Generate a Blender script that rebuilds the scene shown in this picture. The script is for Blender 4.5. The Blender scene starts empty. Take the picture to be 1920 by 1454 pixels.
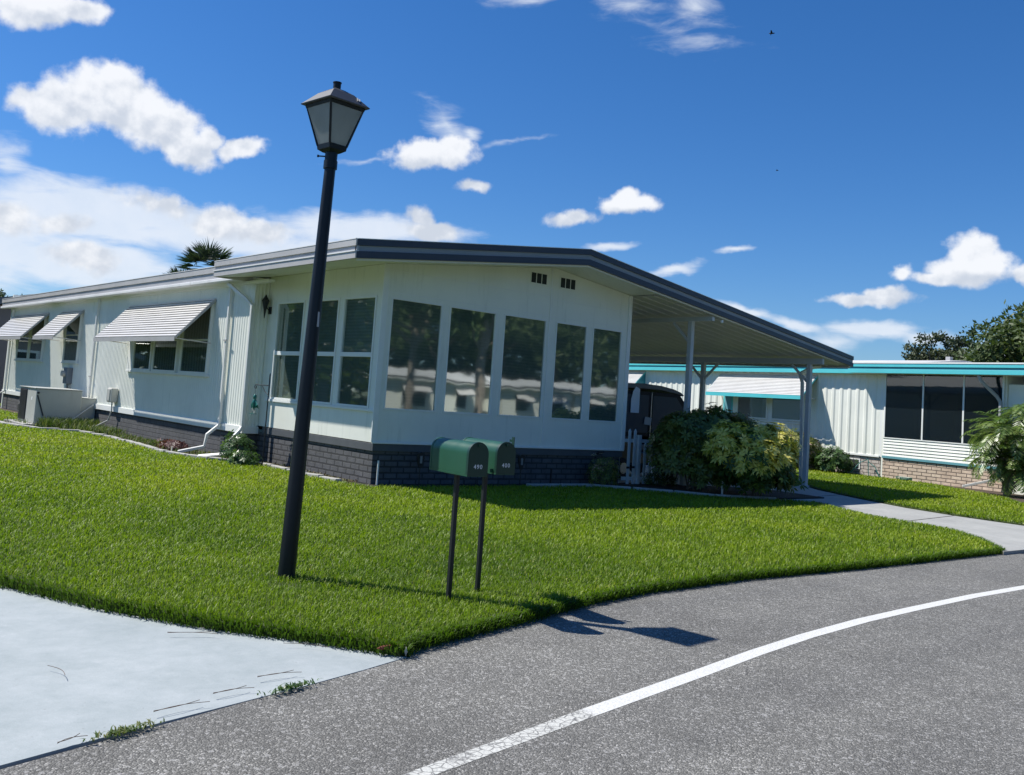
import bpy, bmesh, math, random
import numpy as np
from mathutils import Vector, Matrix

# ------------------------------------------------------------------ camera
C = bpy.context.scene.collection
SC = bpy.context.scene
R = math.radians
cam = bpy.data.cameras.new('camera')
cam.sensor_width = 36
cam.lens = 1764.49 / 1920 * 36
cam.shift_x = (960 - 887.882) / 1920
cam.shift_y = (603.248 - 727) / 1920
cam.clip_start = .1
cam.clip_end = 5000
camo = bpy.data.objects.new('camera', cam)
C.objects.link(camo)
fw = Vector((.6251541, .77624356, .08141426)); rt = Vector((.77322622, -.63015735, .07087261)); up = Vector((-.1063182, -.01864534, .99415733))
camo.matrix_world = Matrix(((rt.x, up.x, -fw.x, -8.4255), (rt.y, up.y, -fw.y, -12.8088), (rt.z, up.z, -fw.z, 1.5), (0, 0, 0, 1)))
SC.camera = camo

# ------------------------------------------------------------------ sun, sky, exposure
SUN = Vector((-.45, .62, 1.0)).normalized()
sl = bpy.data.lights.new('sun', 'SUN'); sl.energy = 5.0; sl.angle = R(.5); sl.color = (1, .96, .89)
so = bpy.data.objects.new('sun', sl); C.objects.link(so); so.location = (-20, 30, 40)
so.rotation_euler = SUN.to_track_quat('Z', 'Y').to_euler()
SC.view_settings.view_transform = 'Standard'
SC.view_settings.look = 'None'
SC.view_settings.exposure = .35
SC.view_settings.gamma = 1
SC.render.film_transparent = False
SC.cycles.max_bounces = 8
SC.cycles.transparent_max_bounces = 12
SC.cycles.use_denoising = True

world = bpy.data.worlds.new('World'); SC.world = world; world.use_nodes = True


class NT:
    """small helper to write node trees"""
    def __init__(s, tree): s.t = tree; s.n = tree.nodes; s.l = tree.links
    def node(s, typ, **kw):
        n = s.n.new(typ)
        for k, v in kw.items(): setattr(n, k, v)
        return n
    def link(s, a, b): s.l.new(a, b)
    def set(s, sock, v):
        if hasattr(v, 'links') or isinstance(v, bpy.types.NodeSocket): s.l.new(v, sock)
        else:
            if isinstance(v, (tuple, list)) and len(v) == 3 and sock.type == 'RGBA': v = (*v, 1)
            sock.default_value = v
    def math(s, op, a, b=None, c=None, clamp=False):
        n = s.n.new('ShaderNodeMath'); n.operation = op; n.use_clamp = clamp
        s.set(n.inputs[0], a)
        if b is not None: s.set(n.inputs[1], b)
        if c is not None: s.set(n.inputs[2], c)
        return n.outputs[0]
    def vmath(s, op, a, b=None, c=None):
        n = s.n.new('ShaderNodeVectorMath'); n.operation = op
        s.set(n.inputs[0], a)
        if b is not None: s.set(n.inputs[1], b)
        if c is not None: s.set(n.inputs[2], c)
        return n.outputs[1] if op in ('LENGTH', 'DOT_PRODUCT', 'DISTANCE') else n.outputs[0]
    def noise(s, vec, scale, detail=4, rough=.55, dist=0, dim='3D'):
        n = s.n.new('ShaderNodeTexNoise'); n.noise_dimensions = dim
        if vec is not None: s.l.new(vec, n.inputs['Vector'])
        n.inputs['Scale'].default_value = scale; n.inputs['Detail'].default_value = detail
        n.inputs['Roughness'].default_value = rough; n.inputs['Distortion'].default_value = dist
        return n.outputs[0]
    def ramp(s, f, stops, interp='LINEAR'):
        n = s.n.new('ShaderNodeValToRGB'); s.set(n.inputs[0], f); cr = n.color_ramp; cr.interpolation = interp
        while len(cr.elements) < len(stops): cr.elements.new(.5)
        for e, (p, c) in zip(cr.elements, stops):
            e.position = p; e.color = (*c, 1) if len(c) == 3 else c
        return n.outputs[0]
    def mix(s, f, a, b, mode='MIX'):
        n = s.n.new('ShaderNodeMix'); n.data_type = 'RGBA'; n.blend_type = mode
        s.set(n.inputs[0], f); s.set(n.inputs[6], a); s.set(n.inputs[7], b)
        return n.outputs[2]
    def smooth(s, v, a, b, lo=0., hi=1.):
        n = s.n.new('ShaderNodeMapRange'); n.interpolation_type = 'SMOOTHSTEP'
        s.set(n.inputs[0], v); s.set(n.inputs[1], a); s.set(n.inputs[2], b); n.inputs[3].default_value = lo; n.inputs[4].default_value = hi
        return n.outputs[0]


# cumulus and veil clouds as directions: azimuth, elevation, radii, tilt (degrees), density
CUM= [(14.17,14.58,2.5,1.64,10.6,1),(16.48,15.44,2.98,1.96,2.0,1.1),(18.9,14.52,3.18,1.77,-13.4,1.1),(20.82,13.21,2.13,1.14,-17.3,1),(12.4,14.44,1.23,0.7,21.3,0.7),(24.15,13.67,1.62,0.7,12.3,1),(16.64,16.63,1.21,0.95,10.4,0.9),(22.28,13.91,0.92,0.7,8.0,0.8),(12.28,19.3,3.01,1.14,12.9,1),(14.47,19.61,1.7,0.82,12.1,0.9),(35.55,14.51,2.7,0.95,6.6,1.1),(36.83,15.09,1.26,0.7,4.3,0.9),(34.23,14.4,1.31,0.57,5.0,0.8),(38.32,12.88,1.12,0.44,4.0,0.62),(47.79,12.25,1.86,0.63,2.1,0.9),(47.58,12.62,1.09,0.63,2.1,0.9),(44.29,11.27,1.49,0.47,10.8,0.6),(66.84,8.85,2.25,0.95,-0.1,1.1),(66.74,9.74,1.41,1.07,-0.5,1.1),(63.34,8.63,0.71,0.51,16.8,0.8),(67.85,8.99,1.0,0.95,-0.3,0.9),(65.03,8.41,1.58,0.44,0.4,0.8),(69.35,8.56,0.54,0.63,-0.3,0.8),(61.63,7.09,2.55,0.41,1.4,0.8),(62.36,7.4,1.1,0.51,1.2,0.8),(23.18,9.21,1.78,1.07,11.7,0.9),(25.67,8.98,1.93,0.76,1.1,0.8),(35.9,9.94,1.9,0.76,-0.4,0.9),(35.01,10.84,0.98,0.63,-14.9,0.7),(15.97,6.37,2.36,0.76,-1.6,0.8),(12.01,7.96,1.58,1.07,8.4,0.8),(14.82,8.13,1.37,0.7,2.6,0.6),(19.81,9.81,2.64,0.63,-8.1,0.5)]
VEIL= [(16.15,8.85,6.99,1.96,-2.7,1),(22.94,8.49,6.98,1.45,-1.7,1),(31.04,9.59,7.42,1.07,2.3,0.8),(15.86,6.11,6.39,1.74,1.6,0.9),(11.74,6.76,3.65,3.16,7.9,0.8),(27.96,8.08,6.33,0.95,5.6,0.7),(36.26,16.39,1.62,0.76,-33.8,0.3),(37.75,15.94,0.66,0.44,4.1,0.4),(50.77,8.53,1.81,0.44,14.5,0.75),(47.04,9.74,1.67,0.28,8.6,0.6),(54.26,9.87,1.03,0.22,5.5,0.6),(62.02,5.39,3.03,0.63,-1.1,0.7),(64.73,5.14,1.85,0.44,2.0,0.6),(55.04,6.28,2.11,0.38,-13.1,0.6),(57.74,5.59,1.76,0.38,-13.4,0.6),(51.2,23.43,1.16,0.88,-9.8,0.26),(47.14,23.65,1.64,0.44,0.4,0.22),(50.82,21.8,1.93,0.44,-9.6,0.12),(40.66,23.57,1.67,0.32,2.8,0.2),(31.98,13.91,1.96,0.13,12.2,0.2),(40.44,15.56,2.31,0.13,11.0,0.16),(11.56,11.07,1.32,1.26,9.9,0.4),(59.8,4.7,1.7,0.63,2.5,0.5),(68.08,4.45,2.23,0.76,2.2,0.4),(16.89,4.12,6.78,0.95,18.9,0.5)]


w = NT(world.node_tree); w.n.clear()
sky = w.node('ShaderNodeTexSky'); sky.sky_type = 'NISHITA'; sky.sun_disc = False
sky.sun_elevation = math.asin(SUN.z); sky.sun_rotation = math.atan2(SUN.x, SUN.y)
sky.air_density = 1.0; sky.dust_density = .3; sky.ozone_density = 3.0; sky.altitude = 0
hs = w.node('ShaderNodeHueSaturation'); hs.inputs['Saturation'].default_value = 1.14; hs.inputs['Value'].default_value = .98
w.link(w.mix(1.0, sky.outputs[0], (.77, .975, 1.29), 'MULTIPLY'), hs.inputs['Color'])
tc = w.node('ShaderNodeTexCoord'); dirv = tc.outputs['Generated']
sx = w.node('ShaderNodeSeparateXYZ'); w.link(dirv, sx.inputs[0])
az = w.math('MULTIPLY', w.math('ARCTAN2', sx.outputs[0], sx.outputs[1]), 57.29578)
el = w.math('MULTIPLY', w.math('ARCSINE', sx.outputs[2]), 57.29578)
cb = w.node('ShaderNodeCombineXYZ'); w.link(az, cb.inputs[0]); w.link(el, cb.inputs[1])
P = cb.outputs[0]
# warp the direction so that edges billow
wn = w.node('ShaderNodeTexNoise'); wn.inputs['Scale'].default_value = .55; wn.inputs['Detail'].default_value = 4; wn.inputs['Roughness'].default_value = .5
w.link(P, wn.inputs['Vector'])
warp = w.vmath('MULTIPLY', w.vmath('SUBTRACT', wn.outputs[1], (.5, .5, .5)), (1.4, 1.1, 0))
PW = w.vmath('ADD', P, warp)


def blob_field(vec, blobs):
    acc = None
    for (a, e, ra, re, rot, wt) in blobs:
        m = w.node('ShaderNodeMapping', vector_type='TEXTURE')
        w.link(vec, m.inputs[0])
        m.inputs[1].default_value = (a, e, 0); m.inputs[2].default_value = (0, 0, R(rot)); m.inputs[3].default_value = (ra, re, 1)
        v = w.math('MULTIPLY_ADD', w.vmath('LENGTH', m.outputs[0]), -wt, wt)
        acc = v if acc is None else w.math('SMOOTH_MAX', acc, v, .12)
    return acc


fc = blob_field(PW, CUM)
n1 = w.noise(P, .85, 9, .565); n2 = w.noise(w.vmath('ADD', P, (-.22, .33, 0)), .85, 8, .50)
dc = w.math('ADD', fc, w.math('MULTIPLY', w.math('SUBTRACT', n1, .5), .95))
ac = w.smooth(dc, -.16, .36)
vs = w.node('ShaderNodeMapping'); w.link(P, vs.inputs[0]); vs.inputs[2].default_value = (0, 0, R(14)); vs.inputs[3].default_value = (.35, 1.3, 1)
nv = w.noise(vs.outputs[0], .8, 8, .6, .4)
warp2 = w.vmath('MULTIPLY', w.vmath('SUBTRACT', wn.outputs[1], (.5, .5, .5)), (1.2, .9, 0))
fv = blob_field(w.vmath('ADD', P, warp2), VEIL)
dv = w.math('ADD', fv, w.math('MULTIPLY', w.math('SUBTRACT', nv, .5), .9))
av = w.math('MULTIPLY', w.smooth(dv, -.14, .50), .86)
# relief: brighter where the cloud bulges to the sun, greyer in the thick lower parts
SUB = [CUM[i] for i in (1, 2, 8, 10, 17, 14)]                  # undersides: the same field a step towards the sun
f1 = blob_field(P, SUB); f2 = blob_field(w.vmath('ADD', P, (-.15, .45, 0)), SUB)
m1 = w.noise(P, .7, 5, .5); m2 = w.noise(w.vmath('ADD', P, (-.3, .42, 0)), .7, 5, .5)
rel = w.math('ADD', w.math('MAXIMUM', w.math('MULTIPLY', w.math('SUBTRACT', f1, f2), .55), -.30), w.math('MULTIPLY', w.math('SUBTRACT', m1, m2), 1.0))
thick = w.smooth(dc, .40, 1.25)
shade = w.math('ADD', w.math('MULTIPLY', thick, -.12), w.math('ADD', rel, .86), clamp=False)
shade = w.math('MINIMUM', w.math('MAXIMUM', shade, .50), 1.08)
ccol = w.mix(w.smooth(shade, .5, 1.05), (6.6, 7.2, 8.2), (10.0, 10.2, 10.6))
vcol = w.mix(w.noise(P, .35, 5, .6), (7.4, 8.4, 9.8), (9.8, 10.1, 10.6))
col = w.mix(av, hs.outputs[0], vcol)
col = w.mix(w.math('MULTIPLY', ac, .96), col, ccol)
bg = w.node('ShaderNodeBackground'); bg.inputs['Strength'].default_value = .075
w.link(col, bg.inputs[0])
wo = w.node('ShaderNodeOutputWorld'); w.link(bg.outputs[0], wo.inputs[0])
world.cycles.sampling_method = 'MANUAL'; world.cycles.sample_map_resolution = 512

# ------------------------------------------------------------------ materials
def new_mat(name):
    m = bpy.data.materials.new(name); m.use_nodes = True
    t = NT(m.node_tree); b = t.n['Principled BSDF']
    return m, t, b


def paint(name, col, rough=.5, var=.12, scale=1.5, bump=.05, metal=0, dirt=None, spec=.5, fine=60):
    m, t, b = new_mat(name)
    tc = t.node('ShaderNodeTexCoord').outputs['Object']
    n = t.noise(tc, scale, 6, .62)
    c2 = tuple(c * (1 - var) for c in col); c1 = tuple(min(1, c * (1 + var * .4)) for c in col)
    base = t.ramp(n, [(.3, c2), (.7, c1)])
    if dirt:
        mp = t.node('ShaderNodeMapping'); t.link(tc, mp.inputs[0]); mp.inputs[3].default_value = (3, 3, .35)
        d = t.smooth(t.noise(mp.outputs[0], 2.2, 7, .7), .52, .78)
        base = t.mix(t.math('MULTIPLY', d, .55), base, dirt)
    t.set(b.inputs['Base Color'], base)
    rn = t.noise(tc, 9, 3)
    t.set(b.inputs['Roughness'], t.math('MULTIPLY_ADD', rn, .2, rough - .1))
    b.inputs['Metallic'].default_value = metal; b.inputs['Specular IOR Level'].default_value = spec
    if bump:
        bn = t.node('ShaderNodeBump'); bn.inputs['Strength'].default_value = bump; bn.inputs['Distance'].default_value = .004
        t.link(t.noise(tc, fine, 3), bn.inputs['Height']); t.link(bn.outputs[0], b.inputs['Normal'])
    return m


def brick(name, c1, c2, mortar, bw, bh, ms=.012, offset=.5, bump=.6, rough=.85):
    m, t, b = new_mat(name)
    tcn = t.node('ShaderNodeTexCoord'); tc = tcn.outputs['Object']
    s = t.node('ShaderNodeSeparateXYZ'); t.link(tc, s.inputs[0])
    sn = t.node('ShaderNodeSeparateXYZ'); t.link(tcn.outputs['Normal'], sn.inputs[0])
    isx = t.math('GREATER_THAN', t.math('ABSOLUTE', sn.outputs[0]), .5)
    u = t.math('ADD', t.math('MULTIPLY', s.outputs[1], isx), t.math('MULTIPLY', s.outputs[0], t.math('SUBTRACT', 1.0, isx)))
    c = t.node('ShaderNodeCombineXYZ'); t.link(u, c.inputs[0]); t.link(s.outputs[2], c.inputs[1])
    wob = t.vmath('MULTIPLY', t.vmath('SUBTRACT', t.node('ShaderNodeTexNoise').outputs[1], (.5, .5, .5)), (.0, .0, 0))
    nz = t.node('ShaderNodeTexNoise'); t.link(tc, nz.inputs['Vector']); nz.inputs['Scale'].default_value = 7
    uv = t.vmath('ADD', c.outputs[0], t.vmath('MULTIPLY', t.vmath('SUBTRACT', nz.outputs[1], (.5, .5, .5)), (.012, .012, 0)))
    br = t.node('ShaderNodeTexBrick'); t.link(uv, br.inputs['Vector'])
    br.offset = offset
    br.inputs['Scale'].default_value = 1; br.inputs['Brick Width'].default_value = bw; br.inputs['Row Height'].default_value = bh
    br.inputs['Mortar Size'].default_value = ms; br.inputs['Mortar Smooth'].default_value = .3; br.inputs['Bias'].default_value = 0
    br.inputs['Color1'].default_value = (*c1, 1); br.inputs['Color2'].default_value = (*c2, 1); br.inputs['Mortar'].default_value = (*mortar, 1)
    n = t.noise(tc, 5, 6, .7); n2 = t.noise(tc, 45, 4, .7)
    colr = t.mix(.7, br.outputs[0], t.ramp(n, [(.3, (.55, .55, .55)), (.75, (1.25, 1.22, 1.2))]), 'MULTIPLY')
    colr = t.mix(.35, colr, t.ramp(n2, [(.3, (.6, .6, .6)), (.7, (1.2, 1.2, 1.2))]), 'MULTIPLY')
    t.set(b.inputs['Base Color'], colr); b.inputs['Roughness'].default_value = rough
    h = t.math('ADD', t.math('MULTIPLY', br.outputs[1], -1.0), t.math('MULTIPLY', n2, .35))
    bn = t.node('ShaderNodeBump'); bn.inputs['Strength'].default_value = bump; bn.inputs['Distance'].default_value = .012
    t.link(h, bn.inputs['Height']); t.link(bn.outputs[0], b.inputs['Normal'])
    return m


def leafmat(name, stops, rough=.45, trans=.35, spec=.4):
    m, t, b = new_mat(name)
    at = t.node('ShaderNodeAttribute'); at.attribute_name = 'tint'
    col = t.ramp(at.outputs['Fac'], stops)
    t.set(b.inputs['Base Color'], col); b.inputs['Roughness'].default_value = rough; b.inputs['Specular IOR Level'].default_value = spec
    tr = t.node('ShaderNodeBsdfTranslucent'); t.set(tr.inputs[0], t.mix(1.0, col, (1.3, 1.45, .6), 'MULTIPLY'))
    mx = t.node('ShaderNodeMixShader'); mx.inputs[0].default_value = trans
    t.link(b.outputs[0], mx.inputs[1]); t.link(tr.outputs[0], mx.inputs[2])
    t.link(mx.outputs[0], t.n['Material Output'].inputs[0])
    return m


def glass(name, tint=(.75, .85, .82), gain=1.5, base=.22, film=.42, fcol=(.19, .25, .215)):
    m = bpy.data.materials.new(name); m.use_nodes = True; t = NT(m.node_tree); t.n.clear()
    tr = t.node('ShaderNodeBsdfTransparent'); tr.inputs[0].default_value = (*tint, 1)
    gl = t.node('ShaderNodeBsdfGlossy'); gl.inputs['Roughness'].default_value = .03; gl.inputs[0].default_value = (.95, 1, .97, 1)
    fr = t.node('ShaderNodeFresnel'); fr.inputs[0].default_value = 1.5
    tc = t.node('ShaderNodeTexCoord').outputs['Object']
    bn = t.node('ShaderNodeBump'); bn.inputs['Strength'].default_value = .04; bn.inputs['Distance'].default_value = .05
    t.link(t.noise(tc, 1.1, 2), bn.inputs['Height']); t.link(bn.outputs[0], gl.inputs['Normal'])
    mx = t.node('ShaderNodeMixShader'); t.link(t.math('MULTIPLY_ADD', fr.outputs[0], gain, base, clamp=True), mx.inputs[0])
    df = t.node('ShaderNodeBsdfDiffuse'); t.set(df.inputs[0], t.mix(t.noise(tc, 1.3, 5, .6), tuple(c * .75 for c in fcol), tuple(c * 1.25 for c in fcol)))   # milky diffuse film mixed into the pane
    m0 = t.node('ShaderNodeMixShader'); m0.inputs[0].default_value = film; t.link(tr.outputs[0], m0.inputs[1]); t.link(df.outputs[0], m0.inputs[2])
    t.link(m0.outputs[0], mx.inputs[1]); t.link(gl.outputs[0], mx.inputs[2])
    o = t.node('ShaderNodeOutputMaterial'); t.link(mx.outputs[0], o.inputs[0])
    return m


def asphalt():
    m, t, b = new_mat('asphalt')
    tc = t.node('ShaderNodeTexCoord').outputs['Object']
    v = t.node('ShaderNodeTexVoronoi'); t.link(tc, v.inputs['Vector']); v.inputs['Scale'].default_value = 120
    v2 = t.node('ShaderNodeTexVoronoi'); t.link(tc, v2.inputs['Vector']); v2.inputs['Scale'].default_value = 60
    sp = t.node('ShaderNodeSeparateColor'); t.link(v.outputs['Color'], sp.inputs[0])
    sp2 = t.node('ShaderNodeSeparateColor'); t.link(v2.outputs['Color'], sp2.inputs[0])
    stone = t.ramp(sp.outputs[0], [(0, (.100, .098, .090)), (.45, (.148, .145, .134)), (.78, (.190, .186, .172)), (.95, (.29, .284, .265)), (1, (.44, .43, .40))])
    stone = t.mix(t.smooth(sp2.outputs[1], .93, .96), stone, (.31, .305, .29))
    big = t.noise(tc, .5, 6, .65); mid = t.noise(tc, 3.2, 5, .6)
    stone = t.mix(1.0, stone, t.ramp(big, [(.3, (.80, .80, .80)), (.7, (1.14, 1.14, 1.13))]), 'MULTIPLY')
    tm = t.node('ShaderNodeMapping'); t.link(tc, tm.inputs[0]); tm.inputs[3].default_value = (.10, 1.0, 1)
    stone = t.mix(1.0, stone, t.ramp(t.noise(tm.outputs[0], 1.3, 4, .6), [(.3, (.86, .86, .87)), (.7, (1.09, 1.085, 1.07))]), 'MULTIPLY')
    stone = t.mix(1.0, stone, t.ramp(mid, [(.3, (.92, .92, .92)), (.7, (1.08, 1.08, 1.08))]), 'MULTIPLY')
    # hairline cracks, broken up, and a few darker oily patches
    ck = t.node('ShaderNodeTexVoronoi', feature='DISTANCE_TO_EDGE'); ck.inputs['Scale'].default_value = .42
    wv = t.node('ShaderNodeTexNoise'); t.link(tc, wv.inputs['Vector']); wv.inputs['Scale'].default_value = 2.5; wv.inputs['Detail'].default_value = 6
    t.link(t.vmath('ADD', tc, t.vmath('MULTIPLY', t.vmath('SUBTRACT', wv.outputs[1], (.5, .5, .5)), (.5, .5, 0))), ck.inputs['Vector'])
    cm = t.math('MULTIPLY', t.smooth(ck.outputs['Distance'], .0, .0035, 1, 0), t.smooth(t.noise(tc, .7, 3), .55, .62))
    stone = t.mix(t.math('MULTIPLY', cm, .7), stone, (.04, .04, .04))
    stone = t.mix(t.math('MULTIPLY', t.smooth(t.noise(tc, .9, 3, .5, .5), .70, .80), .35), stone, (.06, .06, .06))
    # faint rusty stains
    st = t.smooth(t.noise(tc, 1.3, 6, .7), .68, .80)
    stone = t.mix(t.math('MULTIPLY', st, .35), stone, (.17, .11, .08))
    t.set(b.inputs['Base Color'], stone); b.inputs['Roughness'].default_value = .82; b.inputs['Specular IOR Level'].default_value = .35
    bn = t.node('ShaderNodeBump'); bn.inputs['Strength'].default_value = .9; bn.inputs['Distance'].default_value = .006
    t.link(t.math('SUBTRACT', 1.0, v.outputs['Distance']), bn.inputs['Height']); t.link(bn.outputs[0], b.inputs['Normal'])
    return m


def road_paint():
    m, t, b = new_mat('road_paint')
    tc = t.node('ShaderNodeTexCoord').outputs['Object']
    s = t.node('ShaderNodeSeparateXYZ'); t.link(tc, s.inputs[0])
    v = t.node('ShaderNodeTexVoronoi', feature='DISTANCE_TO_EDGE'); t.link(tc, v.inputs['Vector']); v.inputs['Scale'].default_value = 22
    crack = t.smooth(v.outputs['Distance'], .0, .09, 1, 0)
    v2 = t.node('ShaderNodeTexVoronoi'); t.link(tc, v2.inputs['Vector']); v2.inputs['Scale'].default_value = 80
    wear = t.noise(tc, 6, 6, .75)
    old = t.smooth(s.outputs[0], -4.79, -4.70, 1, 0)          # older, cracked stretch of the line
    k = t.math('MULTIPLY', t.math('MAXIMUM', crack, t.smooth(wear, .56, .64)), t.math('MULTIPLY_ADD', old, .78, .10))
    k2 = t.math('MAXIMUM', k, t.math('MULTIPLY', t.smooth(wear, .66, .72), .6))
    colr = t.mix(k2, t.mix(old, (.64, .64, .61), (.54, .54, .50)), (.12, .118, .115))
    colr = t.mix(1.0, colr, t.ramp(t.noise(tc, 60, 4, .7), [(.3, (.82, .82, .82)), (.65, (1.08, 1.08, 1.08))]), 'MULTIPLY')
    t.set(b.inputs['Base Color'], colr); b.inputs['Roughness'].default_value = .7
    bn = t.node('ShaderNodeBump'); bn.inputs['Strength'].default_value = .5; bn.inputs['Distance'].default_value = .004
    t.link(v2.outputs['Distance'], bn.inputs['Height']); t.link(bn.outputs[0], b.inputs['Normal'])
    return m


def concrete(name, c1, c2, stain=None, scale=1.6, joints=False):
    m, t, b = new_mat(name)
    tc = t.node('ShaderNodeTexCoord').outputs['Object']
    n = t.noise(tc, scale, 8, .68, .6)
    n3 = t.noise(tc, 7.5, 6, .7, .3)
    colr = t.ramp(n, [(.28, c2), (.68, c1)])
    colr = t.mix(1.0, colr, t.ramp(n3, [(.3, (.88, .9, .9)), (.7, (1.06, 1.05, 1.05))]), 'MULTIPLY')
    if stain: colr = t.mix(t.math('MULTIPLY', t.smooth(t.noise(tc, 3.1, 8, .75), .56, .72), .6), colr, stain)
    colr = t.mix(1.0, colr, t.ramp(t.noise(tc, 160, 3, .7), [(.3, (.90, .90, .90)), (.65, (1.05, 1.05, 1.05))]), 'MULTIPLY')
    sv_ = t.smooth(t.noise(tc, 38, 2, .5), .70, .76)
    colr = t.mix(t.math('MULTIPLY', sv_, .35), colr, (.16, .16, .15))
    t.set(b.inputs['Base Color'], colr); b.inputs['Roughness'].default_value = .8
    bn = t.node('ShaderNodeBump'); bn.inputs['Strength'].default_value = .25; bn.inputs['Distance'].default_value = .004
    t.link(t.noise(tc, 70, 5, .7), bn.inputs['Height']); t.link(bn.outputs[0], b.inputs['Normal'])
    return m


def curtain(name, c1, c2, freq, axis='z', soft=.5):
    """slatted blind (axis z) or folded curtain (axis y)"""
    m, t, b = new_mat(name)
    tc = t.node('ShaderNodeTexCoord').outputs['Object']
    s = t.node('ShaderNodeSeparateXYZ'); t.link(tc, s.inputs[0])
    src = s.outputs[2] if axis == 'z' else t.math('ADD', t.math('ADD', s.outputs[1], s.outputs[0]), t.math('MULTIPLY', t.noise(tc, 2.5, 3), .10))
    f = t.math('MULTIPLY_ADD', t.math('SINE', t.math('MULTIPLY', src, freq * 6.2832)), .5, .5)
    colr = t.mix(f, c1, c2)
    t.set(b.inputs['Base Color'], colr); b.inputs['Roughness'].default_value = .7
    return m


def soilmat(name, c1, c2):
    m, t, b = new_mat(name)
    tc = t.node('ShaderNodeTexCoord').outputs['Object']
    t.set(b.inputs['Base Color'], t.mix(t.noise(tc, 28, 6, .75), c1, c2)); b.inputs['Roughness'].default_value = .95
    bn = t.node('ShaderNodeBump'); bn.inputs['Strength'].default_value = 1; bn.inputs['Distance'].default_value = .03
    t.link(t.noise(tc, 30, 5, .7), bn.inputs['Height']); t.link(bn.outputs[0], b.inputs['Normal'])
    return m


M = {}
M['white'] = paint('white_siding_paint', (.80, .815, .74), .42, .08, .8, .04, dirt=(.50, .53, .46))
M['whitetrim'] = paint('white_trim_paint', (.80, .815, .78), .4, .06, 2, .03)
M['greytrim'] = paint('grey_band_paint', (.088, .096, .105), .6, .18, 2.5, .15)
M['fasc_dark'] = paint('dark_grey_fascia', (.045, .053, .074), .4, .12, 2, .02)
M['fasc_light'] = paint('light_grey_fascia', (.27, .29, .31), .4, .1, 2, .02)
M['eave_a'] = paint('weathered_grey_eave', (.47, .455, .44), .45, .12, 1.5, .02, dirt=(.36, .34, .33))
M['eave_b'] = paint('weathered_eave_groove', (.40, .40, .41), .45, .12, 1.5, .02)
M['eave_c'] = paint('pale_gutter_lip', (.78, .77, .75), .4, .1, 1.5, .02, dirt=(.5, .48, .45))
M['roof'] = paint('white_roof_coating', (.62, .62, .60), .6, .18, .7, .05)
M['pan'] = paint('carport_pan_metal', (.60, .61, .59), .42, .14, .8, .03)
M['post'] = paint('grey_white_post_paint', (.52, .56, .58), .45, .08, 3, .03)
M['skirt'] = brick('grey_painted_block', (.105, .108, .115), (.088, .092, .098), (.045, .047, .05), .40, .098, .010)
M['skirt2'] = brick('grey_painted_brick', (.115, .118, .125), (.095, .098, .104), (.045, .047, .05), .26, .098, .016, bump=.9)
M['glass'] = glass('window_glass')
M['glassd'] = glass('screen_glass', (.42, .50, .52), .8, .03, .10, (.06, .09, .11))
M['blind'] = curtain('horizontal_blinds', (.20, .25, .21), (.25, .31, .26), 18)
M['blindw'] = curtain('pale_blinds', (.38, .46, .46), (.52, .60, .60), 18)
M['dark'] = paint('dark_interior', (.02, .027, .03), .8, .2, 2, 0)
M['screen'] = paint('dark_insect_screen', (.014, .034, .056), .5, .25, .8, 0)
M['drape'] = curtain('folded_curtain', (.16, .19, .19), (.34, .38, .38), 7, 'y')
M['awn'] = paint('white_awning_metal', (.60, .585, .56), .35, .08, 2, .02)
M['awnu'] = paint('awning_shadow_gap', (.16, .155, .16), .6, .1, 2, .02)
M['awnd'] = paint('awning_edge_grey', (.40, .40, .40), .45, .1, 2, .02)
M['spout'] = paint('white_downspout', (.76, .76, .73), .38, .08, 3, .02)
M['ac'] = paint('beige_grey_sheet_metal', (.46, .47, .44), .45, .08, 2, .02, dirt=(.33, .32, .28))
M['acd'] = paint('dark_condenser_grille', (.035, .035, .045), .5, .2, 3, .02)
M['meter'] = paint('meter_box_steel', (.20, .22, .24), .45, .1, 4, .02)
M['util'] = paint('beige_plastic_box', (.55, .54, .50), .5, .08, 4, .02)
M['lampblk'] = paint('black_lamp_paint', (.005, .009, .014), .42, .25, 5, .08, spec=.35)
M['lampcap'] = paint('faded_black_cap', (.055, .058, .064), .5, .2, 5, .08)
M['mgreen'] = paint('green_mailbox_enamel', (.018, .082, .046), .36, .12, 4, .05)
M['mdark'] = paint('dark_mailbox_door', (.010, .042, .030), .4, .2, 4, .05)
M['digit'] = paint('white_digit_sticker', (.72, .74, .74), .5, .05, 5, 0)
M['teal'] = paint('turquoise_trim', (.10, .56, .60), .4, .08, 2, .02)
M['teald'] = paint('deep_teal_groove', (.03, .25, .31), .45, .1, 2, .02)
M['tealg'] = paint('faded_teal_band', (.13, .33, .38), .5, .1, 2, .02)
M['nbrick'] = brick('tan_brick', (.70, .57, .45), (.58, .45, .35), (.16, .13, .105), .30, .098, .014, bump=.8)
M['nbrick2'] = brick('painted_brick', (.56, .50, .45), (.48, .43, .39), (.14, .12, .11), .26, .10, .012, bump=.8)
M['brown'] = paint('taupe_siding', (.20, .17, .17), .6, .12, 1, .05)
M['bronze'] = paint('dark_roof_edge', (.10, .12, .15), .5, .1, 1, .02)
M['asphalt'] = asphalt(); M['line'] = road_paint()
M['apron'] = concrete('pale_blue_concrete_paint', (.385, .42, .425), (.30, .34, .345), (.44, .47, .475))
M['slab'] = concrete('driveway_concrete', (.41, .41, .385), (.31, .31, .295), (.46, .46, .44), 1.1)
M['edging'] = concrete('edging_concrete', (.46, .45, .42), (.30, .29, .27), None, 6)
M['soil'] = soilmat('dark_soil', (.020, .016, .012), (.06, .045, .032))
M['mulch'] = soilmat('bark_mulch', (.03, .022, .016), (.13, .09, .065))
M['rubber'] = paint('black_rubber', (.015, .015, .016), .7, .2, 8, .1)
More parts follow.
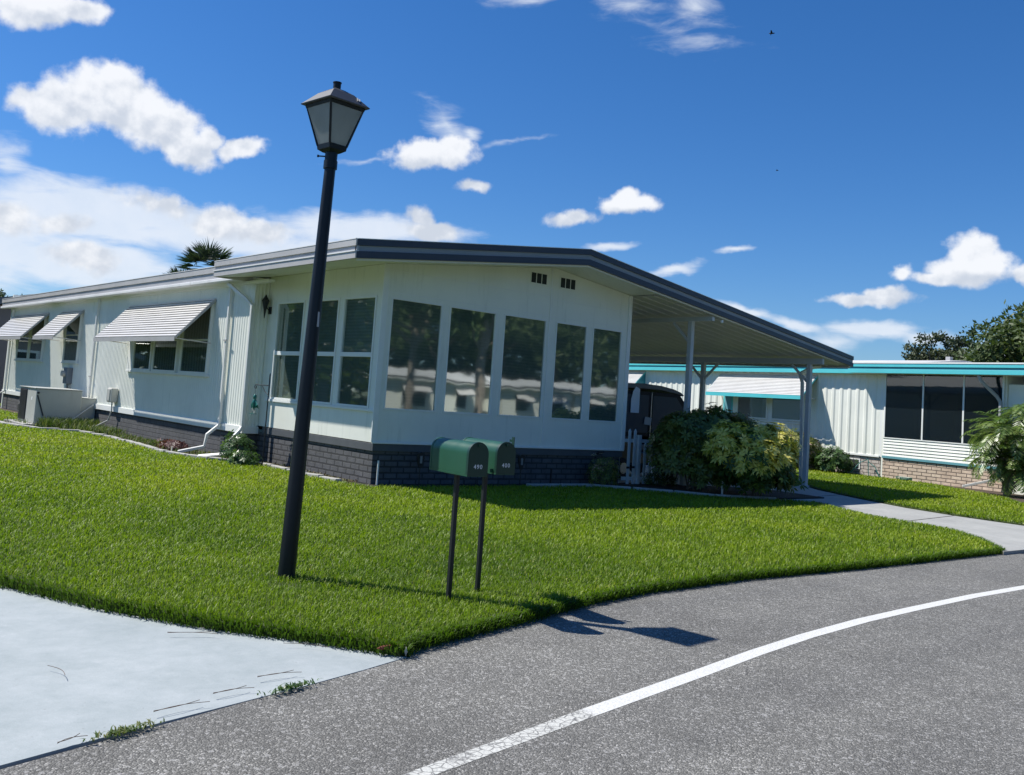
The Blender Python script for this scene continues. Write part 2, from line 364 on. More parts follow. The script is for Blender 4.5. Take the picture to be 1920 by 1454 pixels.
M['vinyl'] = paint('dark_vinyl_sheet', (.006, .010, .018), .4, .2, 3, .05, spec=.15)
M['canopy'] = paint('grey_tan_canopy', (.15, .145, .145), .5, .1, 3, .03)
M['cartbody'] = paint('dark_red_cart_body', (.016, .012, .014), .3, .1, 3, 0)
M['chrome'] = paint('aluminium_strut', (.45, .46, .47), .3, .1, 3, 0, metal=.8)
M['paper'] = paint('white_paper', (.78, .80, .82), .7, .05, 3, 0)
M['picket'] = paint('white_picket_vinyl', (.66, .70, .70), .4, .06, 4, .02)
M['iron'] = paint('black_iron', (.012, .014, .016), .5, .2, 6, .1)
M['verdi'] = paint('teal_green_patina_metal', (.015, .16, .14), .4, .3, 20, .1, metal=.2)
M['stake'] = paint('weathered_white_stake', (.55, .52, .47), .7, .15, 8, .1)
M['hose'] = paint('green_hose', (.015, .13, .085), .4, .15, 8, 0)
M['bark'] = paint('tree_bark', (.17, .14, .115), .9, .35, 6, .5, fine=25)
M['barkp'] = paint('pale_palm_bark', (.24, .20, .16), .9, .35, 6, .5, fine=25)
M['needle'] = paint('dry_pine_needle', (.12, .075, .05), .8, .25, 12, 0)
M['rust'] = paint('brown_dry_leaf', (.20, .055, .03), .7, .3, 14, .2)
M['bird'] = paint('black_feathers', (.01, .01, .012), .7, .1, 5, 0)
G = (0, (.020, .055, .010))
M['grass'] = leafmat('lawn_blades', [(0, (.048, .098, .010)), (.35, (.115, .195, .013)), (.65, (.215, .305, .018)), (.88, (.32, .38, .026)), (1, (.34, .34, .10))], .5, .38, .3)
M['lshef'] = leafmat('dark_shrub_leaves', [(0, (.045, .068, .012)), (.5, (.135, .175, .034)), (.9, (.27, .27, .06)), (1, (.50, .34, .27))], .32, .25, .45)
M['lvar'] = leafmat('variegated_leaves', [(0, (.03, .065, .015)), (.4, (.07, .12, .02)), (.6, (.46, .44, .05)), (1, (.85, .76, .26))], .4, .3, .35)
M['lgreen'] = leafmat('green_shrub_leaves', [(0, (.02, .05, .015)), (.6, (.06, .13, .035)), (1, (.14, .22, .07))], .4, .3, .5)
M['lred'] = leafmat('red_bed_leaves', [(0, (.04, .012, .014)), (.6, (.10, .025, .03)), (1, (.17, .08, .06))], .5, .25, .4)
M['lweed'] = leafmat('weed_leaves', [(0, (.035, .07, .015)), (.6, (.10, .16, .04)), (1, (.24, .24, .10))], .6, .3, .3)
M['loak'] = leafmat('oak_foliage', [(0, (.03, .052, .018)), (.5, (.07, .105, .038)), (1, (.13, .165, .07))], .5, .25, .3)
M['lpine'] = leafmat('pine_foliage', [(0, (.03, .048, .028)), (.6, (.075, .095, .05)), (1, (.13, .14, .085))], .6, .15, .3)
M['lpalm'] = leafmat('fan_palm_fronds', [(0, (.012, .03, .020)), (.6, (.03, .062, .035)), (1, (.09, .12, .07))], .4, .2, .5)
M['ldate'] = leafmat('date_palm_fronds', [(0, (.045, .09, .022)), (.5, (.13, .21, .045)), (1, (.32, .36, .12))], .32, .3, .6)
M['llitter'] = leafmat('leaf_litter', [(0, (.05, .035, .02)), (.5, (.14, .10, .06)), (.8, (.10, .14, .04)), (1, (.25, .21, .15))], .8, .1, .2)
mm, t, b = new_mat('frosted_lamp_glass')
tc = t.node('ShaderNodeTexCoord').outputs['Object']
t.set(b.inputs['Base Color'], t.ramp(t.noise(tc, 9, 4), [(.3, (.34, .38, .37)), (.7, (.46, .50, .49))])); b.inputs['Roughness'].default_value = .35
trn = t.node('ShaderNodeBsdfTranslucent'); trn.inputs[0].default_value = (.48, .52, .51, 1)
mx = t.node('ShaderNodeMixShader'); mx.inputs[0].default_value = .55
t.link(b.outputs[0], mx.inputs[1]); t.link(trn.outputs[0], mx.inputs[2]); t.link(mx.outputs[0], t.n['Material Output'].inputs[0])
M['frost'] = mm
mm, t, b = new_mat('lawn_soil')
tc = t.node('ShaderNodeTexCoord').outputs['Object']
t.set(b.inputs['Base Color'], t.mix(t.noise(tc, 1.1, 6, .7), t.mix(t.noise(tc, 40, 5, .7), (.018, .028, .006), (.05, .07, .012)), t.mix(t.noise(tc, 30, 5, .7), (.03, .05, .008), (.08, .115, .016))))
b.inputs['Roughness'].default_value = .95
M['lawnsoil'] = mm

# ------------------------------------------------------------------ helpers
def tag(o, label=None, cat=None, group=None, kind=None):
    if label: o['label'] = label
    if cat: o['category'] = cat
    if group: o['group'] = group
    if kind: o['kind'] = kind
    return o


def thing(name, loc, label, cat, group=None, rz=0):
    o = bpy.data.objects.new(name, None); C.objects.link(o)
    o.location = loc; o.rotation_euler = (0, 0, rz); o.empty_display_size = .3
    return tag(o, label, cat, group)


class B:
    """collects shapes into one mesh"""
    def __init__(s): s.v = []; s.f = []
    def add(s, vs, fs):
        n = len(s.v); s.v += [tuple(x) for x in vs]; s.f += [tuple(i + n for i in f) for f in fs]; return s
    def box(s, x0, x1, y0, y1, z0, z1):
        if x0 > x1: x0, x1 = x1, x0
        if y0 > y1: y0, y1 = y1, y0
        if z0 > z1: z0, z1 = z1, z0
        return s.add([(x0, y0, z0), (x1, y0, z0), (x1, y1, z0), (x0, y1, z0), (x0, y0, z1), (x1, y0, z1), (x1, y1, z1), (x0, y1, z1)],
                     [(0, 3, 2, 1), (4, 5, 6, 7), (0, 1, 5, 4), (1, 2, 6, 5), (2, 3, 7, 6), (3, 0, 4, 7)])
    def prism(s, poly, a, b, axis='y'):
        n = len(poly)
        def pt(p, k):
            return {'y': (p[0], k, p[1]), 'x': (k, p[0], p[1]), 'z': (p[0], p[1], k)}[axis]
        vs = [pt(p, a) for p in poly] + [pt(p, b) for p in poly]
        fs = [tuple(range(n)), tuple(range(2 * n - 1, n - 1, -1))] + [(i, i + n, (i + 1) % n + n, (i + 1) % n) for i in range(n)]
        return s.add(vs, fs)
    def quad(s, *p): return s.add(p, [tuple(range(len(p)))])
    def tube(s, pts, r, n=8, cap=True, squash=None):
        pts = [Vector(p) for p in pts]; k = len(pts); rs = r if isinstance(r, (list, tuple)) else [r] * k
        base = len(s.v); prev = None
        for i, p in enumerate(pts):
            d = (pts[min(i + 1, k - 1)] - pts[max(i - 1, 0)]).normalized()
            if prev is None:
                a = Vector((0, 0, 1)) if abs(d.z) < .9 else Vector((1, 0, 0))
                u = d.cross(a).normalized()
            else:
                u = (prev - d * prev.dot(d)).normalized()
            prev = u; w_ = d.cross(u)
            for j in range(n):
                an = 2 * math.pi * (j + .5) / n
                s.v.append(tuple(p + (u * math.cos(an) + w_ * math.sin(an)) * rs[i]))
        for i in range(k - 1):
            for j in range(n):
                a = base + i * n + j; b_ = base + i * n + (j + 1) % n
                s.f.append((a, b_, b_ + n, a + n))
        if cap:
            s.f.append(tuple(base + j for j in range(n - 1, -1, -1))); s.f.append(tuple(base + (k - 1) * n + j for j in range(n)))
        return s
    def lathe(s, prof, c=(0, 0, 0), n=24, rot=0):
        base = len(s.v)
        for r, z in prof:
            for j in range(n):
                an = 2 * math.pi * j / n + rot
                s.v.append((c[0] + r * math.cos(an), c[1] + r * math.sin(an), c[2] + z))
        for i in range(len(prof) - 1):
            for j in range(n):
                a = base + i * n + j; b_ = base + i * n + (j + 1) % n
                s.f.append((a, b_, b_ + n, a + n))
        s.f.append(tuple(base + j for j in range(n - 1, -1, -1))); s.f.append(tuple(base + (len(prof) - 1) * n + j for j in range(n)))
        return s
    def bar(s, p, q, w_, h):
        p = Vector(p); q = Vector(q); d = (q - p).normalized()
        a = Vector((0, 0, 1)) if abs(d.z) < .95 else Vector((1, 0, 0))
        u = d.cross(a).normalized() * w_ / 2; v = u.cross(d).normalized() * h / 2
        vs = [p - u - v, p + u - v, p + u + v, p - u + v, q - u - v, q + u - v, q + u + v, q - u + v]
        return s.add(vs, [(0, 3, 2, 1), (4, 5, 6, 7), (0, 1, 5, 4), (1, 2, 6, 5), (2, 3, 7, 6), (3, 0, 4, 7)])
    def obj(s, name, mat, parent=None, smooth=False, bevel=0, loc=None):
        me = bpy.data.meshes.new(name); me.from_pydata(s.v, [], s.f)
        bm = bmesh.new(); bm.from_mesh(me); bmesh.ops.recalc_face_normals(bm, faces=bm.faces); bm.to_mesh(me); bm.free()
        me.materials.append(mat)
        o = bpy.data.objects.new(name, me); C.objects.link(o)
        if parent: o.parent = parent
        if loc: o.location = loc
        if smooth:
            me.polygons.foreach_set('use_smooth', [True] * len(me.polygons))
            me.set_sharp_from_angle(angle=R(38))
        if bevel:
            md = o.modifiers.new('bevel', 'BEVEL'); md.width = bevel; md.segments = 2; md.limit_method = 'ANGLE'
            md.harden_normals = False
        return o


def npmesh(name, V, loops, totals, mat, parent=None, tint=None, smooth=False):
    me = bpy.data.meshes.new(name)
    me.vertices.add(len(V)); me.vertices.foreach_set('co', np.asarray(V, np.float32).ravel())
    me.loops.add(len(loops)); me.loops.foreach_set('vertex_index', np.asarray(loops, np.int32))
    totals = np.asarray(totals, np.int32); starts = np.concatenate([[0], np.cumsum(totals)[:-1]]).astype(np.int32)
    me.polygons.add(len(totals)); me.polygons.foreach_set('loop_start', starts); me.polygons.foreach_set('loop_total', totals)
    me.update(calc_edges=True)
    if tint is not None:
        at = me.attributes.new('tint', 'FLOAT', 'FACE'); at.data.foreach_set('value', np.asarray(tint, np.float32))
    me.materials.append(mat)
    o = bpy.data.objects.new(name, me); C.objects.link(o)
    if parent: o.parent = parent
    return o


rng = np.random.default_rng(7)
random.seed(5)


def unit(a): return a / (np.linalg.norm(a, axis=-1, keepdims=True) + 1e-9)


def leaf_mesh(name, c, a, n, L, W, mat, parent=None, tint=None, fold=.12):
    """diamond shaped leaves: base c, direction a, upward normal n; two triangles pairs folded on the midrib"""
    a = unit(a); s_ = unit(np.cross(a, n)); n = np.cross(s_, a)
    L = np.asarray(L).reshape(-1, 1); W = np.asarray(W).reshape(-1, 1); N = len(c)
    mid = c + a * L * .45
    V = np.stack([c, mid + s_ * W / 2 - n * W * fold, c + a * L - n * L * .12, mid - s_ * W / 2 - n * W * fold], 1).reshape(-1, 3)
    idx = np.arange(N)[:, None] * 4
    f = np.concatenate([idx + 0, idx + 1, idx + 2, idx + 0, idx + 2, idx + 3], 1).ravel()
    if tint is None: tint = rng.random(N)
    return npmesh(name, V, f, np.full(N * 2, 3), mat, parent, np.repeat(np.clip(tint, 0, 1), 2))


def in_poly(x, y, poly):
    ins = np.zeros(len(x), bool); p = np.array(poly); n = len(p); j = n - 1
    for i in range(n):
        xi, yi = p[i]; xj, yj = p[j]
        c = ((yi > y) != (yj > y)) & (x < (xj - xi) * (y - yi) / (yj - yi + 1e-12) + xi)
        ins ^= c; j = i
    return ins


def edge_dist(x, y, poly):
    """distance to and outward normal from the nearest edge"""
    p = np.array(poly); best = np.full(len(x), 1e9); nx = np.zeros(len(x)); ny = np.zeros(len(x))
    for i in range(len(p)):
        a = p[i]; b_ = p[(i + 1) % len(p)]; d = b_ - a; L2 = d @ d + 1e-12
        t_ = np.clip(((x - a[0]) * d[0] + (y - a[1]) * d[1]) / L2, 0, 1)
        qx = a[0] + t_ * d[0]; qy = a[1] + t_ * d[1]; dd = np.hypot(x - qx, y - qy)
        m_ = dd < best; best[m_] = dd[m_]; nx[m_] = ((qx - x) / (dd + 1e-6))[m_]; ny[m_] = ((qy - y) / (dd + 1e-6))[m_]
    return best, nx, ny


def vnoise(x, y, s, seed=0):
    """smooth value noise 0..1"""
    r_ = np.random.default_rng(seed); g = r_.random((64, 64)); u = x * s + 100; v = y * s + 100
    i = np.floor(u).astype(int); j = np.floor(v).astype(int); fu = u - i; fv = v - j
    fu = fu * fu * (3 - 2 * fu); fv = fv * fv * (3 - 2 * fv)
    g_ = lambda a, b_: g[a % 64, b_ % 64]
    return (g_(i, j) * (1 - fu) + g_(i + 1, j) * fu) * (1 - fv) + (g_(i, j + 1) * (1 - fu) + g_(i + 1, j + 1) * fu) * fv

# ------------------------------------------------------------------ ground, road, driveway, lawn
def sheet(name, poly, z, mat, depth=None):
    b_ = B()
    if depth: b_.prism(poly, z - depth, z, 'z')
    else: b_.add([(x, y, z) for x, y in poly], [tuple(range(len(poly)))])
    return tag(b_.obj(name, mat), kind='structure')


sheet('ground', [(-900, -900), (900, -900), (900, 900), (-900, 900)], -.16, M['lawnsoil'])
LAWN = [(-5.07, -8.17), (-4.93, -8.08), (-4.34, -7.94), (-3.6, -7.77), (-2.83, -7.56), (-2.05, -7.43), (-.39, -7.345), (1.43, -7.42), (4.03, -7.43), (5.2, -7.44),
        (6.18, -6.73), (6.80, -6.04), (6.87, -5.43), (7.12, -4.5), (7.3, -4.2), (8.05, -3.08), (7.44, -2.55), (6.28, -1.98), (5.91, -1.39), (4.81, -.32), (3.0, -.28), (-.15, -.30), (-.32, .1), (-.25, 2.1), (-.25, 3.3),
        (-.85, 4.1), (-1.2, 5.35), (-1.05, 7.5), (-.98, 9.7), (-1.15, 11.2), (-2.04, 12.0), (-2.36, 14.05), (-2.4, 15.0), (-.7, 15.3), (-.62, 24), (.5, 25.5), (.5, 29.5), (-14, 29.5), (-12, 10), (-10.5, 4), (-8.6, -1.2), (-7.4, -3.9),
        (-6.66, -5.5), (-6.23, -6.47), (-5.8, -7.18), (-5.44, -7.61), (-5.16, -8.0)]
sheet('road', [(-60, -8.75), (-7.38, -8.80), (-5.0, -8.18), (-4.9, -8.0), (-3, -7.5), (0, -7.2), (5.2, -7.35), (5.6, -7.62), (10.5, -7.6), (30, -9.5), (60, -14), (60, -22), (25, -15.2), (0, -14.2), (-60, -15.2)], -.055, M['asphalt'], .05)
lu = [(-6.9, -9.74), (-6.07, -9.60), (-4.73, -9.35), (-3.59, -9.16), (-2.8, -9.02), (-1.98, -8.90), (-1.0, -8.80), (-.04, -8.745), (1.3, -8.69), (2.62, -8.69), (5, -8.75), (9, -9.05), (14, -9.8), (22, -11.4)]
pl = []
for i, (x, y) in enumerate(lu):
    a = lu[max(i - 1, 0)]; c_ = lu[min(i + 1, len(lu) - 1)]; d = Vector((c_[0] - a[0], c_[1] - a[1])).normalized()
    ww = .085 if x < -4.74 else .105
    pl.append((x + d.y * ww, y - d.x * ww))
b_ = B()
for i in range(len(lu) - 1): b_.quad((*pl[i], -.0537), (*pl[i + 1], -.0537), (*lu[i + 1], -.0537), (*lu[i], -.0537))
tag(b_.obj('road_marking', M['line']), kind='structure')
sheet('concrete_apron', [(-5.03, -8.19), (-5.16, -8.0), (-5.44, -7.61), (-5.8, -7.18), (-6.23, -6.47), (-6.66, -5.5), (-7.4, -3.9), (-8.6, -1.2), (-10.5, 4), (-12, 10), (-15.5, 10), (-14, 0), (-12.5, -5), (-12.3, -8.8),
                         (-7.38, -8.77), (-7.0, -8.67), (-6.74, -8.61), (-6.15, -8.48), (-5.87, -8.42), (-5.4, -8.30)], -.0515, M['apron'], .04)
sheet('driveway', [(5.07, -7.52), (5.2, -7.44), (6.18, -6.73), (6.80, -6.04), (6.87, -5.43), (7.12, -4.5), (7.3, -4.2), (8.05, -3.08), (7.44, -2.55), (6.28, -1.6), (6.1, 12), (12.3, 12), (12.2, -.2), (11.43, -1.04), (10.45, -2.58), (9.80, -3.9), (9.53, -5.02),
                   (9.47, -6.11), (9.6, -6.8), (10.4, -7.62)], -.012, M['slab'], .06)
b_ = B()      # expansion joints of the driveway are shallow strips of dark filler
for p, q in (((6.95, -5.2), (9.55, -4.9)), ((7.3, -2.45), (10.9, -1.9)), ((6.2, 1.0), (12.2, 1.0))):
    b_.bar((*p, -.0105), (*q, -.0105), .018, .005)
tag(b_.obj('driveway_joint', M['soil']), kind='structure')
sheet('lawn', LAWN, 0, M['lawnsoil'], .06)
RL = [(9.75, -6.7), (9.60, -6.11), (9.66, -5.02), (9.93, -3.9), (10.58, -2.58), (11.56, -1.04), (12.35, -.2), (12.35, 20), (22.3, 20), (21.2, 9), (20.6, 5), (19.8, 2.0), (19.3, .3), (16.9, -2.8), (15.2, -3.96), (15.0, -8.4), (10.5, -7.5)]
sheet('lawn', RL, 0, M['lawnsoil'], .06)
sheet('lawn', [(-60, -15.3), (0, -14.3), (25, -15.3), (60, -22.1), (60, -60), (-60, -60)], -.02, M['lawnsoil'], .06)
BEDL = [(-.32, .1), (-.25, 2.1), (-.25, 3.3), (-.85, 4.1), (-1.2, 5.35), (-1.05, 7.5), (-.98, 9.7), (-1.15, 11.2), (-2.04, 12.0), (-2.36, 14.05), (-2.4, 15.0), (-.7, 15.3), (-.62, 24), (.3, 24), (.3, .1)]
sheet('planting_bed', BEDL, -.006, M['mulch'], .05)
BEDR = [(4.81, -.32), (5.91, -1.39), (6.28, -1.98), (7.44, -2.55), (7.7, -2.4), (9.4, -2.4), (9.5, -.9), (7.0, .25), (6.0, .2), (-.1, .1), (-.15, -.30), (3.0, -.28)]
sheet('planting_bed', BEDR, .012, M['soil'], .07)
sheet('planting_bed', [(15.2, -3.96), (16.9, -2.8), (19.3, .3), (19.8, 2.0), (20.6, 5), (21.2, 9), (22, 9), (20, -2), (19, -8.4), (15.1, -8.4)], .004, M['mulch'], .06)


# ------------------------------------------------------------------ grass
def sample_poly(poly, dens_fn, maxd, bbox=None):
    p = np.array(poly); x0, y0 = p.min(0); x1, y1 = p.max(0)
    if bbox: x0, x1, y0, y1 = max(x0, bbox[0]), min(x1, bbox[1]), max(y0, bbox[2]), min(y1, bbox[3])
    n = int((x1 - x0) * (y1 - y0) * maxd)
    x = rng.uniform(x0, x1, n); y = rng.uniform(y0, y1, n)
    k = rng.random(n) * maxd < dens_fn(x, y); x = x[k]; y = y[k]
    k = in_poly(x, y, poly); return x[k], y[k]


def blades(name, x, y, z, h, wd, lean, ang, mat, tint, parent=None):
    n = len(x)
    dx = np.cos(ang); dy = np.sin(ang)
    px = -dy * wd / 2; py = dx * wd / 2
    z = np.broadcast_to(z, x.shape)
    def P(fx, fz, s): return np.stack([x + dx * lean * h * fx + px * s, y + dy * lean * h * fx + py * s, z + h * fz], 1)
    V = np.stack([P(0, -.05, -1), P(0, -.05, 1), P(.34, .60, .85), P(.34, .60, -.85), P(1, .60 + .4 * (1 - np.minimum(lean, 1.2) * .55), 0)], 1).reshape(-1, 3)
    i = np.arange(n)[:, None] * 5
    loops = np.concatenate([i, i + 1, i + 2, i + 3, i + 3, i + 2, i + 4], 1).ravel()
    return npmesh(name, V, loops, np.tile([4, 3], n), mat, parent, np.repeat(np.clip(tint, 0, 1), 2))


CX, CY = -8.43, -12.81


def dens(x, y):
    d = np.hypot(x - CX, y - CY); a = np.degrees(np.arctan2(x - CX, y - CY))
    q = np.clip(5200 * (7.0 / d) ** 1.9, 260, 6500)
    return np.where((a > 4) & (a < 77), q, 60)


def lawn_grass(name, poly, bbox=None, label=None, seed=0):
    x, y = sample_poly(poly, dens, 6500, bbox)
    d = np.hypot(x - CX, y - CY)
    pt = vnoise(x, y, 1.1, 3 + seed) * .5 + vnoise(x, y, .35, 4 + seed) * .5
    fine = vnoise(x, y, 5, 5 + seed)
    sc = np.clip(d / 8, .85, 3.2)
    n = len(x)
    h = rng.uniform(.025, .056, n) * (1 + .35 * (fine - .5)) * np.clip(sc, 1, 1.18)
    wd = rng.uniform(.0045, .0085, n) * sc
    lean = rng.uniform(.15, 1.25, n); ang = rng.uniform(0, 6.283, n)
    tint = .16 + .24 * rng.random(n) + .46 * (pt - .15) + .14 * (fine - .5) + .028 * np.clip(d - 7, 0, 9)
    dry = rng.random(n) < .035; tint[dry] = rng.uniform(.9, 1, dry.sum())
    # overhanging fringe at the edges
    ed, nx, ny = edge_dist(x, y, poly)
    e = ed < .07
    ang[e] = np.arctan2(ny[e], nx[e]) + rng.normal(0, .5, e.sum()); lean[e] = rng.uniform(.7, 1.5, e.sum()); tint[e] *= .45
    # bare spot by the lamp post
    bare = (np.hypot(x + 4.88, y + 6.42) < .10) & (rng.random(n) < .7)
    k = ~bare
    return tag(blades(name, x[k], y[k], 0., h[k], wd[k], lean[k], ang[k], M['grass'], tint[k]), label, 'grass', kind='stuff')


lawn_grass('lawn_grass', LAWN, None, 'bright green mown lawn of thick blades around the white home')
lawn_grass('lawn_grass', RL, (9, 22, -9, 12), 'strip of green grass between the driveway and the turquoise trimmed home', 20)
# ragged runners at the lawn edges, hanging over kerbless concrete and asphalt
p_ = np.array(LAWN); ex = []; ey = []; ea = []
for i in list(range(0, 15)) + list(range(len(LAWN) - 6, len(LAWN))):
    a = p_[i]; c_ = p_[(i + 1) % len(p_)]; L_ = np.hypot(*(c_ - a)); n = int(L_ * 900)
    t_ = rng.random(n); d_ = (c_ - a) / L_; o_ = rng.uniform(-.03, .05, n)
    ex.append(a[0] + d_[0] * L_ * t_ + d_[1] * (-o_) * -1); ey.append(a[1] + d_[1] * L_ * t_ - d_[0] * o_)
    ea.append(np.full(n, math.atan2(-d_[0], d_[1])) + rng.normal(0, .7, n))
ex = np.concatenate(ex); ey = np.concatenate(ey); ea = np.concatenate(ea); n = len(ex)
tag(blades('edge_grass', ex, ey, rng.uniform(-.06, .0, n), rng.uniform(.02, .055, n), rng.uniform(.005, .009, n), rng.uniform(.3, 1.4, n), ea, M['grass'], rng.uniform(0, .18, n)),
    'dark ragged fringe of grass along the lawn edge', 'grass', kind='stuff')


# ------------------------------------------------------------------ wall building blocks (walls that face -X; windows are proud of them)
def rib_wall(y0, y1, z0, z1, x, period=.10, depth=.012, lo=.35):
    b_ = B(); y = y0; prof = []
    while y < y1 - 1e-4:
        for f, d in ((0, 0), (lo, 0), (lo + .15, depth), (.85, depth)):
            yy = y + f * period
            if yy < y1: prof.append((yy, d))
        y += period
    prof.append((y1, 0))
    n = len(prof)
    vs = [(x - d, yy, z0) for yy, d in prof] + [(x - d, yy, z1) for yy, d in prof]
    return b_.add(vs, [(i, i + 1, i + 1 + n, i + n) for i in range(n - 1)])


def frame_x(b_, x, y0, y1, z0, z1, t_=.05, d=.05, rails=()):
    b_.box(x - d, x, y0, y1, z0, z0 + t_).box(x - d, x, y0, y1, z1 - t_, z1)
    b_.box(x - d, x, y0, y0 + t_, z0 + t_, z1 - t_).box(x - d, x, y1 - t_, y1, z0 + t_, z1 - t_)
    for z in rails: b_.box(x - d + .004, x, y0 + t_, y1 - t_, z - t_ * .35, z + t_ * .35)
    return b_


def window_x(par, x, y0, y1, z0, z1, rails=(), inner='drape', fm='whitetrim', gl='glass', t_=.05, d=.075):
    w_ = frame_x(B(), x, y0, y1, z0, z1, t_, d, rails).obj('window', M[fm], par, bevel=.004)
    B().box(x - .036, x - .030, y0 + t_, y1 - t_, z0 + t_, z1 - t_).obj('curtain', M[inner], w_)
    B().quad((x - d * .75, y0 + t_, z0 + t_), (x - d * .75, y0 + t_, z1 - t_), (x - d * .75, y1 - t_, z1 - t_), (x - d * .75, y1 - t_, z0 + t_)).obj('pane', M[gl], w_)
    return w_


def awning_x(par, xw, y0, y1, zt, depth, drop, n=14, valance=.085, vm='awnd', slat='awn', side=None, arms=True):
    b_ = B(); u_ = B()
    cov = .74 if slat == 'awn' and n > 12 and vm != 'teal' else .86
    P_ = lambda f, o: (xw - depth * f - o * drop, zt - drop * f + o * depth)
    for i in range(n):                               # separate slats over an added dark sheet whose colour stands in for gap shade
        (xa, za), (xb, zb) = P_(i / n, .012), P_((i + cov) / n, .020); (xc, zc), (xd, zd) = P_((i + cov) / n, -.006), P_(i / n, -.006)
        b_.add([(xa, y0, za), (xa, y1, za), (xb, y1, zb), (xb, y0, zb), (xc, y0, zc), (xc, y1, zc), (xd, y0, zd), (xd, y1, zd)],
               [(0, 1, 2, 3), (3, 2, 5, 4), (0, 3, 4, 6), (1, 7, 5, 2), (0, 6, 7, 1)])
    (xa, za), (xb, zb) = P_(0, -.022), P_(1, -.022)
    u_.quad((xa, y0 + .005, za), (xa, y1 - .005, za), (xb, y1 - .005, zb), (xb, y0 + .005, zb))
    aw = b_.obj('awning', M[slat], par)
    u_.obj('gap_shade_sheet', M['awnu'], aw)
    xf, zf = xw - depth - .01, zt - drop
    B().box(xf - .012, xf, y0 - .01, y1 + .01, zf - valance, zf + .012).obj('valance', M[vm], aw)
    for y in (y0, y1):
        B().bar((xw, y, zt - .03), (xf + .01, y, zf - .01), .018, .045).obj('side_rail', M[vm], aw)
    if arms:
        for y in (y0 + .05, y1 - .05): B().tube([(xf + .02, y, zf - .02), (xw - .01, y, zf - .06)], .012, 6).obj('support_arm', M['awn'], aw)
    if side:
        for y in (y0, y1): B().prism([(xw, zt - .04), (xf, zf - .01), (xf, zf - valance), (xw, zf - valance - .02)], y - .004, y + .004, 'y').obj('side_panel', M[side], aw)
    return aw


def spout_pts(par, pts, name='downspout', r=.042, mt='spout'):
    b_ = B(); b_.tube(pts, r, 4)
    o = b_.obj(name, M[mt], par, bevel=.008)
    return o


# ------------------------------------------------------------------ the white mobile home
H = thing('mobile_home', (0, 0, 0), 'long white mobile home with glazed front porch, grey gable trim and attached carport', 'house')
ZE, S_, XR, OS, OF = 3.455, .123, 3.81, 1.13, .85
zr = ZE + S_ * (XR + OS)


def zu(x): return ZE + S_ * (x + OS) if x < XR else zr - S_ * (x - XR)


# front wall with five tall openings
FW = [(.14, 1.20), (1.35, 2.42), (2.59, 3.65), (3.89, 4.74), (4.89, 5.74)]
ZB, ZT = 1.22, 3.06
b_ = B(); xs = [0] + [v for p in FW for v in p] + [5.93]
for i in range(0, len(xs), 2): b_.quad((xs[i], 0, .68), (xs[i + 1], 0, .68), (xs[i + 1], 0, ZT), (xs[i], 0, ZT))
for a, c_ in FW: b_.quad((a, 0, .68), (c_, 0, .68), (c_, 0, ZB), (a, 0, ZB))
for a, c_ in FW:
    b_.quad((a, 0, ZB), (c_, 0, ZB), (c_, .07, ZB), (a, .07, ZB)).quad((a, 0, ZT), (c_, 0, ZT), (c_, .07, ZT), (a, .07, ZT))
    b_.quad((a, 0, ZB), (a, .07, ZB), (a, .07, ZT), (a, 0, ZT)).quad((c_, 0, ZB), (c_, .07, ZB), (c_, .07, ZT), (c_, 0, ZT))
b_.add([(0, 0, ZT), (5.93, 0, ZT), (5.93, 0, zu(5.93)), (XR, 0, zr), (0, 0, zu(0))], [(0, 1, 2, 3, 4)])
b_.obj('front_wall', M['white'], H)
# thin battens and seams on the front
b_ = B().box(3.70, 3.725, -.012, 0, .70, zu(3.7) - .01)
b_.box(.02, 5.9, -.006, 0, 3.135, 3.145).box(3.75, 5.9, -.006, 0, 3.455, 3.463).box(.02, 3.69, -.006, 0, 3.50, 3.508)
b_.obj('batten', M['whitetrim'], H)
for x in (0, 5.93): B().box(x - .05 if x else -.055, x + .05 if x else .05, -.022, 0, .69, zu(x) - .004).obj('corner_trim', M['whitetrim'], H, bevel=.004)
B().box(-.035, 5.96, -.035, 0, .668, .70).obj('sill_trim', M['whitetrim'], H, bevel=.004)
for a, c_ in FW:
    w_ = B()
    t_ = .028
    w_.box(a, c_, -.012, .02, ZB, ZB + t_).box(a, c_, -.012, .02, ZT - t_, ZT).box(a, a + t_, -.012, .02, ZB + t_, ZT - t_).box(c_ - t_, c_, -.012, .02, ZB + t_, ZT - t_)
    wo_ = w_.obj('window', M['whitetrim'], H, bevel=.003)
    B().quad((a + t_, .012, ZB + t_), (c_ - t_, .012, ZB + t_), (c_ - t_, .012, ZT - t_), (a + t_, .012, ZT - t_)).obj('pane', M['glass'], wo_)
    bb = B(); nsl = 60                                  # real blind slats just behind the glass
    for i in range(nsl):
        z = ZB + .03 + (ZT - ZB - .06) * i / nsl
        bb.quad((a, .050, z), (c_, .050, z), (c_, .066, z + .027), (a, .066, z + .027))
    bb.quad((a, .075, ZB), (c_, .075, ZB), (c_, .075, ZT), (a, .075, ZT))
    bb.obj('blind', M['blind'], wo_)
# gable vents
for x0 in (3.18, 3.935):
    v_ = B().box(x0 - .02, x0 + .41, -.012, 0, 3.69, 3.92).obj('gable_vent', M['white'], H, bevel=.002)
    g_ = B()
    for k in range(3): g_.box(x0 + k * .135, x0 + k * .135 + .112, -.016, -.0125, 3.715, 3.90)
    g_.obj('vent_opening', M['dark'], v_)
